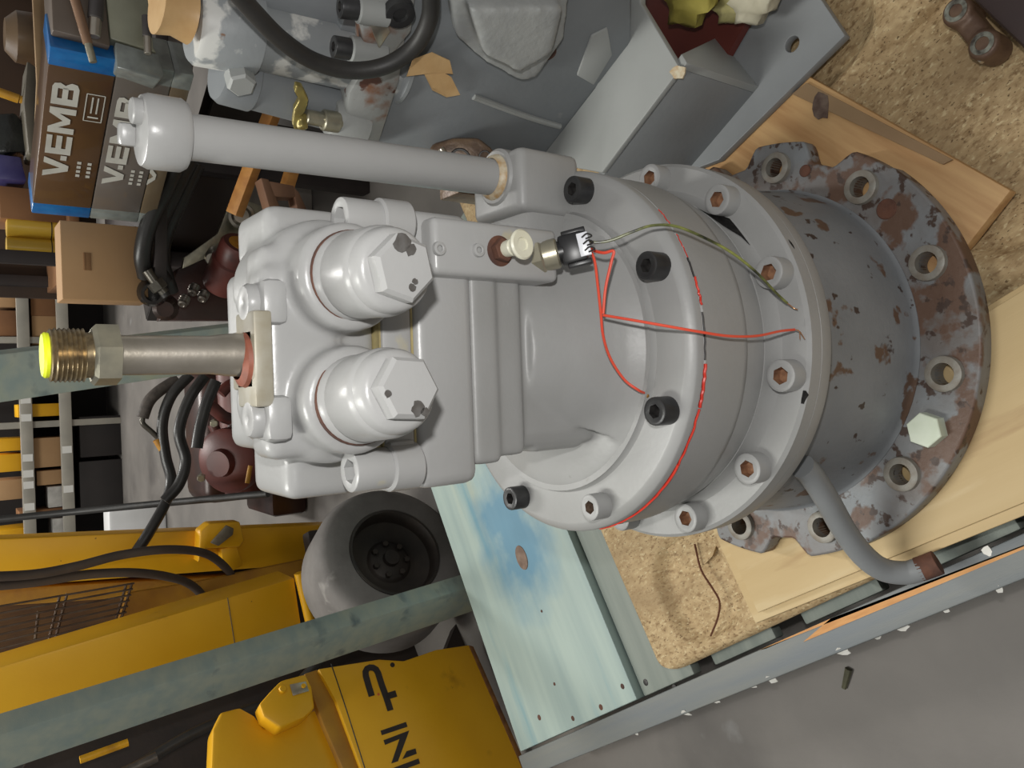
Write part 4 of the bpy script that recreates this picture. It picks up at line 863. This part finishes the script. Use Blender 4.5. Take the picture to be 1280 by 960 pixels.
rod('tool_handle', (88, -20), (110, 55), .009, mat('wood_handle', (150, 118, 92), (128, 98, 76), 12, .5), ZINC, 'brown wooden tool handle with bright tip over the blue tape', 'tool', 1.44)
rod('grease_nozzle', (122, -20), (119, 24), .014, mat('grey_tool', (84, 80, 78), (68, 64, 64), 12, .5), STEEL, 'grey nozzle with bright tip above the belt cartons', 'tool', 1.46)
rod('grease_nozzle', (183, 20), (184, 46), .009, MATS['grey_tool'], STEEL, 'short grey nozzle with bright tip by the olive pack', 'tool', 1.44)
# ---------------------------------------------------------------- dark hoses, channel, red pump
HS = mat('black_hose', (44, 42, 40), (34, 32, 31), 20, .4, 0, .2, 80)
def hose(pts, r, label, Yv, m=HS, group='black hoses by the dark channel'):
    return single('hose', tube(B(), [at(x, y, Y=Yv + dy) for x, y, dy in pts], r, 12, 7), m, label, 'hose', group)
hose([(222, 205, 0), (205, 240, .02), (186, 280, .05), (178, 318, .08), (182, 345, .12)], .021, 'black hose lying nearest the cardboard box', 1.42)
hose([(236, 200, 0), (216, 240, .02), (196, 285, .05), (190, 325, .1), (205, 350, .14)], .024, 'second black hose, just right of the one by the cardboard box', 1.46)
hose([(246, 205, 0), (228, 245, .02), (208, 290, .05), (203, 325, .1), (214, 365, .14)], .02, 'third black hose, against the dark channel', 1.48)
for pts, r, nm in (([(184, 338, 0), (194, 352, .0), (206, 366, 0)], .013, 'short steel hose end with dark tip'), ):
    t = thing('hose_fitting', nm, 'fitting', at(195, 352, Y=1.5)); part('body', tube(B(), [at(x, y, Y=1.5) for x, y, d_ in pts], r, 14, 4), mat('dull_fitting', (104, 100, 92), (84, 80, 74), 40, .35, .7), t)
    part('nut', hexagon(B(), .022, 0, .025, frame(at(193, 352, Y=1.5), at(206, 366, Y=1.5) - at(184, 338, Y=1.5)), .002), MATS['dull_fitting'], t)
    part('tip', cyl(B(), .012, 0, .012, frame(at(205, 366, Y=1.5), at(206, 366, Y=1.5) - at(184, 338, Y=1.5)), 16), BLKH, t, 'dark hose tip')
single('coupling', lathe(B(), [(0, 0), (.03, 0), (.038, .01), (.038, .05), (.028, .07), (.02, .07), (.018, .03), (0, .03)], frame(at(190, 362, Y=1.6), (-.3, -1, .2)), 24), mat('black_oily', (36, 33, 31), (54, 48, 44), 30, .25, .3), 'round black oily coupling below the hose end', 'coupling')
single('coupling', lathe(B(), [(0, 0), (.026, 0), (.034, .01), (.034, .05), (.022, .06), (0, .06)], frame(at(208, 382, Y=1.7), (-.3, -1, .3)), 24), mat('brown_oily', (66, 48, 42), (50, 40, 36), 30, .3, .3), 'brown oily coupling under the black one', 'coupling')
c1_, c2_ = at(212, 400, z=.42), at(306, 120, z=.42)
DC = mat('dark_channel', (52, 44, 40), (38, 33, 31), 5, .4, .2, .1, 60)
CH = thing('steel_channel', 'long dark brown steel channel running behind the grey pipe', 'channel', ((c1_.x + c2_.x) / 2, (c1_.y + c2_.y) / 2, .1))
part('web', beam(B(), c1_, c2_, .16, .012, (0, 0, 1), .002), DC, CH)
nrmc = (c2_ - c1_).cross(Vector((0, 0, 1))).normalized() * -1
for dz_ in (.076, -.076): part('flange', beam(B(), c1_ + Vector((0, 0, dz_)) + nrmc * .035, c2_ + Vector((0, 0, dz_)) + nrmc * .035, .07, .012, nrmc, .002), DC, CH)
for t in (.12, .88): q = c1_.lerp(c2_, t); part('foot', box(B(), (q.x, q.y, (.335) / 2), (.06, .06, .335)), DC, CH)
REDM = mat('dark_red_pump_paint', (102, 50, 42), (80, 42, 38), 9, .45, 0, .15, 80, patches=[((56, 36, 34), 7, .60, .1)])
RP = thing('red_pump', 'dark red hydraulic pump with yellow-marked end and bright flanged fittings behind the motor', 'pump', at(290, 400, Y=1.75) * 1 - Vector((0, 0, at(290, 400, Y=1.75).z)))
def rp(x, y, Yv=1.7): return at(x, y, Y=Yv)
a, c = rp(300, 304, 1.50), rp(276, 360, 1.62)
part('housing', lathe(B(), [(0, 0), (.044, 0), (.05, .01), (.05, .06), (.056, .065), (.056, .15), (.05, .16), (0, .16)], frame(a, c - a), 32), REDM, RP)
part('end_mark', lathe(B(), [(0, -.003), (.012, -.003), (.0125, -.001), (.014, -.001), (.03, -.001), (.031, .001)], frame(a, c - a), 28), mat('amber_mark', (190, 138, 36), (160, 104, 34), 30, .5), RP, 'amber yellow painted end')
fl = [rp(x, y, 1.62) for x, y in ((286, 256), (292, 250), (312, 252), (340, 262), (338, 300), (268, 318), (228, 336), (230, 322), (272, 292))]
part('flange_plate', prism(B(), fl, (0, .018, 0), .002), ZINC, RP, 'bright bent flange plate')
q = rp(302, 270, 1.56); part('chrome_fitting', lathe(B(), [(0, .03), (.02, .03), (.026, .02), (.028, 0), (.036, -.002), (.038, -.02), (0, -.02)], frame(q, (-.2, -1, .35)), 32), STEEL, RP, 'bright turned fitting')
q = rp(268, 320, 1.60); part('chrome_fitting', lathe(B(), [(0, .03), (.018, .03), (.024, .02), (.024, -.03), (0, -.03)], frame(q, (-.6, -1, .5)), 28), STEEL, RP, 'bright turned fitting')
for x, y in ((244, 358), (232, 372), (256, 366)):
    q = rp(x, y, 1.62); part('spring_fitting', lathe(B(), [(0, 0), (.014, 0), (.015, .004), (.012, .008), (.015, .012), (.012, .016), (.015, .02), (.012, .024), (.012, .03), (.007, .032), (0, .028)], frame(q, (-.8, -.6, .5)), 20), mat('steel_dark_ring', (120, 112, 104), (90, 84, 78), 60, .3, .7), RP, 'ringed steel fitting')
part('dark_plate', prism(B(), [rp(x, y, 1.74) for x, y in ((222, 336), (284, 300), (330, 330), (330, 400), (200, 400))], (0, .05, 0), .003), mat('oily_red_brown', (70, 44, 38), (50, 36, 33), 9, .35, .1, .2, 70), RP, 'oily red-brown plate')
part('body', box(B(), (-.19, 2.52, .165), (.52, .28, .33), bev=.05, segs=4), MATS['oily_red_brown'], RP)
b = B(); seg(b, (-.42, 2.3, .20), (.05, 2.3, .22), .075, 28); part('shaft_housing', b, REDM, RP)
part('base', box(B(), (-.2, 2.35, .07), (.6, .3, .14), bev=.02), MATS['oily_red_brown'], RP)
b = B(); q = rp(288, 575, 2.12); lathe(b, [(0, -.04), (.11, -.04), (.115, -.02), (.115, .02), (.10, .035), (.05, .045), (.045, .07), (0, .07)], frame(q, (-.1, -.6, .8)), 40); part('end_disc', b, REDM, RP)
for pts, r in ((((262, 506), (278, 520), (292, 528), (290, 552)), .022), (((266, 530), (272, 546), (270, 570)), .018), (((300, 476), (286, 482), (276, 492)), .02)):
    part('arm', tube(B(), [rp(x, y, 2.16) for x, y in pts], r, 14, 6), REDM, RP)
for x, y in ((268, 528), (306, 500), (252, 596)): part('bolt', hexagon(B(), .014, 0, .02, frame(rp(x, y, 2.12), (-.2, -1, .4)), .002), ZINC, RP)
part('amber_strip', tube(B(), [rp(313, 582, 2.0), rp(309, 604, 2.0)], .008, 10, 2), MATS['amber_mark'], RP, 'amber strip on the pump')
hose([(238, 468, 0), (214, 495, .02), (203, 530, .04), (207, 570, .05), (214, 600, .04), (207, 628, .02), (186, 666, 0), (170, 690, 0)], .0165, 'thick black hose looping over the concrete beside the red pump', 1.9, group='black hoses around the red pump')
hose([(256, 470, 0), (236, 500, .0), (224, 540, .0), (232, 575, .0), (224, 605, 0), (206, 626, 0)], .0165, 'black hose looping just inside the outer loop', 1.84, group='black hoses around the red pump')
hose([(270, 476, 0), (258, 505, 0), (250, 535, 0), (246, 560, 0)], .017, 'short black hose running into the red pump', 1.78, group='black hoses around the red pump')
tb = thing('hose_elbow', 'corrugated hose with bent steel end over the concrete', 'hose', at(190, 520, Y=1.95)); 
part('sleeve', tube(B(), [at(x, y, Y=1.95) for x, y in ((222, 474), (200, 488), (186, 502), (178, 522))], .018, 12, 6), mat('grey_sleeve', (92, 84, 78), (72, 66, 62), 60, .6, 0, .4, 160), tb)
part('elbow', tube(B(), [at(x, y, Y=1.95) for x, y in ((178, 522), (179, 530), (190, 540), (200, 550))], .008, 10, 6), MATS['dull_fitting'], tb, 'bent steel end')
part('tag', tube(B(), [at(x, y, Y=1.95) for x, y in ((196, 549), (204, 562))], .013, 10, 2), MATS['amber_mark'], tb, 'amber end piece')
# timber pieces right of the pump
TIM = mat('orange_timber', (198, 140, 72), (172, 114, 56), 6, .6, 0, .1, 90, stretch=(6, 6, .8)); TIMB = mat('brown_timber', (134, 98, 74), (112, 80, 62), 8, .7)
single('timber_batten', beam(B(), at(345, 128, Y=1.3), at(293, 268, Y=1.42), .035, .03), TIM, 'orange timber batten leaning behind the grey pipe', 'timber')
single('timber_batten', beam(B(), at(372, 190, Y=1.40), at(358, 236, Y=1.46), .03, .03), TIM, 'short orange timber piece behind the upright brown block', 'timber')
WBk = thing('timber_blocks', 'small brown timber block frame behind the grey pipe', 'timber', at(350, 245, Y=1.30))
for pts in (((326, 222), (336, 224), (352, 262), (338, 264)), ((336, 226), (368, 232), (370, 246), (342, 246)), ((366, 232), (374, 240), (384, 262), (372, 264))): part('block', prism(B(), [at(x, y, Y=1.30) for x, y in pts], (0, .05, 0), .003), TIMB, WBk)
single('concrete_block', box(B(), (at(395, 225, Y=1.6).x - .04, 2.15, .14), (.28, .2, .28), bev=.01), mat('pale_block', (150, 142, 134), (134, 126, 118), 6, .8), 'pale grey block standing on the floor behind the motor', 'block')
# ---------------------------------------------------------------- far shelving
FY = 5.7
RK = thing('shelving', 'grey steel shelving with labelled beams at the back of the hall', 'shelving', (-.4, FY, 0))
RKM = mat('rack_grey', (168, 162, 150), (150, 146, 136), 6, .5); RKD = mat('rack_dark', (42, 36, 34), (32, 28, 27), 3, .8)
xr_, xl_ = at(30, 330, Y=FY).x, at(30, 720, Y=FY).x
zb1, zb2 = at(34, 560, Y=FY).z, at(84, 580, Y=FY).z
for z_ in (zb1, zb2):
    part('shelf_beam', box(B(), ((xl_ + xr_) / 2, FY, z_), (xr_ - xl_, .03, .075), bev=.004), RKM, RK)
    part('shelf_board', box(B(), ((xl_ + xr_) / 2, FY + .28, z_ - .01), (xr_ - xl_, .52, .02)), RKD, RK)
part('back_panel', box(B(), ((xl_ + xr_) / 2, FY + .56, .6), (xr_ - xl_, .02, 1.2)), RKD, RK, 'dark back of the shelving')
for y_ in (335, 425, 530, 700):
    q = at(60, y_, Y=FY); part('upright', box(B(), (q.x, FY + .03, .6), (.045, .045, 1.2), bev=.003), RKM, RK)
for x, y in ((37, 522), (40, 572), (39, 592), (40, 606), (43, 633), (30, 500), (84, 562), (89, 611), (80, 645), (60, 540)):
    if x in (60, 80): continue
    q = at(x, y, Y=FY - .02); zz = zb1 if x < 60 else zb2
    part('price_label', box(B(), (q.x, FY - .018, zz), (.05, .004, .06)), mat('white_label', (226, 224, 218), rough=.5), RK, 'white price label')
def far(name, x0, x1, y0, y1, m, label, zb, dy=.04, depth=.25, cat='box'):
    a, c = at((x0 + x1) / 2, y0, Y=FY + dy), at((x0 + x1) / 2, y1, Y=FY + dy); zt = at(x0, (y0 + y1) / 2, Y=FY + dy).z; zl = at(x1, (y0 + y1) / 2, Y=FY + dy).z
    zl = zb if zb is not None else zl
    return single(name, box(B(), ((a.x + c.x) / 2, FY + dy + depth / 2, (zt + zl) / 2), (abs(a.x - c.x), depth, zt - zl), bev=.004), m, label, cat)
zs1, zs2 = zb1 + .001, zb2 + .001
far('carton', -14, 30, 345, 384, CARD, 'cardboard box on the upper shelf nearest the belt cartons', zs1)
far('carton', -10, 30, 388, 420, CARDD, 'darker cardboard box next to it on the upper shelf', zs1)
far('carton', 38, 78, 350, 395, CARDD, 'brown box on the lower shelf nearest the belt cartons', zs2)
far('carton', 40, 78, 395, 430, CARD, 'tan box on the lower shelf beside the upright', zs2)
far('yellow_bin', -10, 30, 548, 564, YEL, 'yellow bin on the upper shelf below the teal upright', zs1, cat='bin')
far('yellow_bin', -14, 30, 568, 590, YEL, 'wider yellow bin beside it on the upper shelf', zs1, cat='bin')
far('carton', -10, 30, 600, 625, CARD, 'cardboard box on the upper shelf beside the bins', zs1)
far('yellow_bin', -12, 30, 662, 690, YEL, 'yellow bin at the far end of the upper shelf', zs1, cat='bin')
far('yellow_case', 22, 66, 505, 521, YEL, 'yellow case hanging on the lower shelf under the teal upright', zs2 + .02, cat='case')
far('carton', 40, 78, 547, 584, CARD, 'open tan carton on the lower shelf', zs2)
far('carton', 46, 78, 588, 606, CARD, 'tilted tan carton beside the white bag on the lower shelf', zs2)
far('white_bag', 60, 78, 608, 634, mat('white_bag', (206, 202, 196), (180, 176, 170), 20, .5), 'white plastic bag on the lower shelf', zs2, cat='bag')
far('carton', 24, 78, 637, 647, CARDD, 'dark brown carton at the end of the lower shelf', zs2)
far('paper_stack', 66, 78, 648, 678, MATS['white_bag'], 'stack of pale papers at the end of the lower shelf', zs2, cat='papers')
far('black_crate', 100, 160, 520, 570, RKD, 'black crate under the shelving, right one', .0, dy=.02, cat='crate')
far('black_crate', 100, 165, 575, 640, mat('black_crate', (48, 43, 41), (38, 34, 33), 4, .7), 'black crate under the shelving, left one', .0, dy=.02, cat='crate')
wb = at(140, 670, z=0); b = box(B(), (at(130, 665, Y=4.4).x, 4.5, .16), (.24, .18, .32), bev=.02); single('white_bin', b, mat('white_bin', (226, 226, 226), (214, 214, 214), 6, .4), 'white plastic bin on the floor beyond the yellow boom', 'bin')
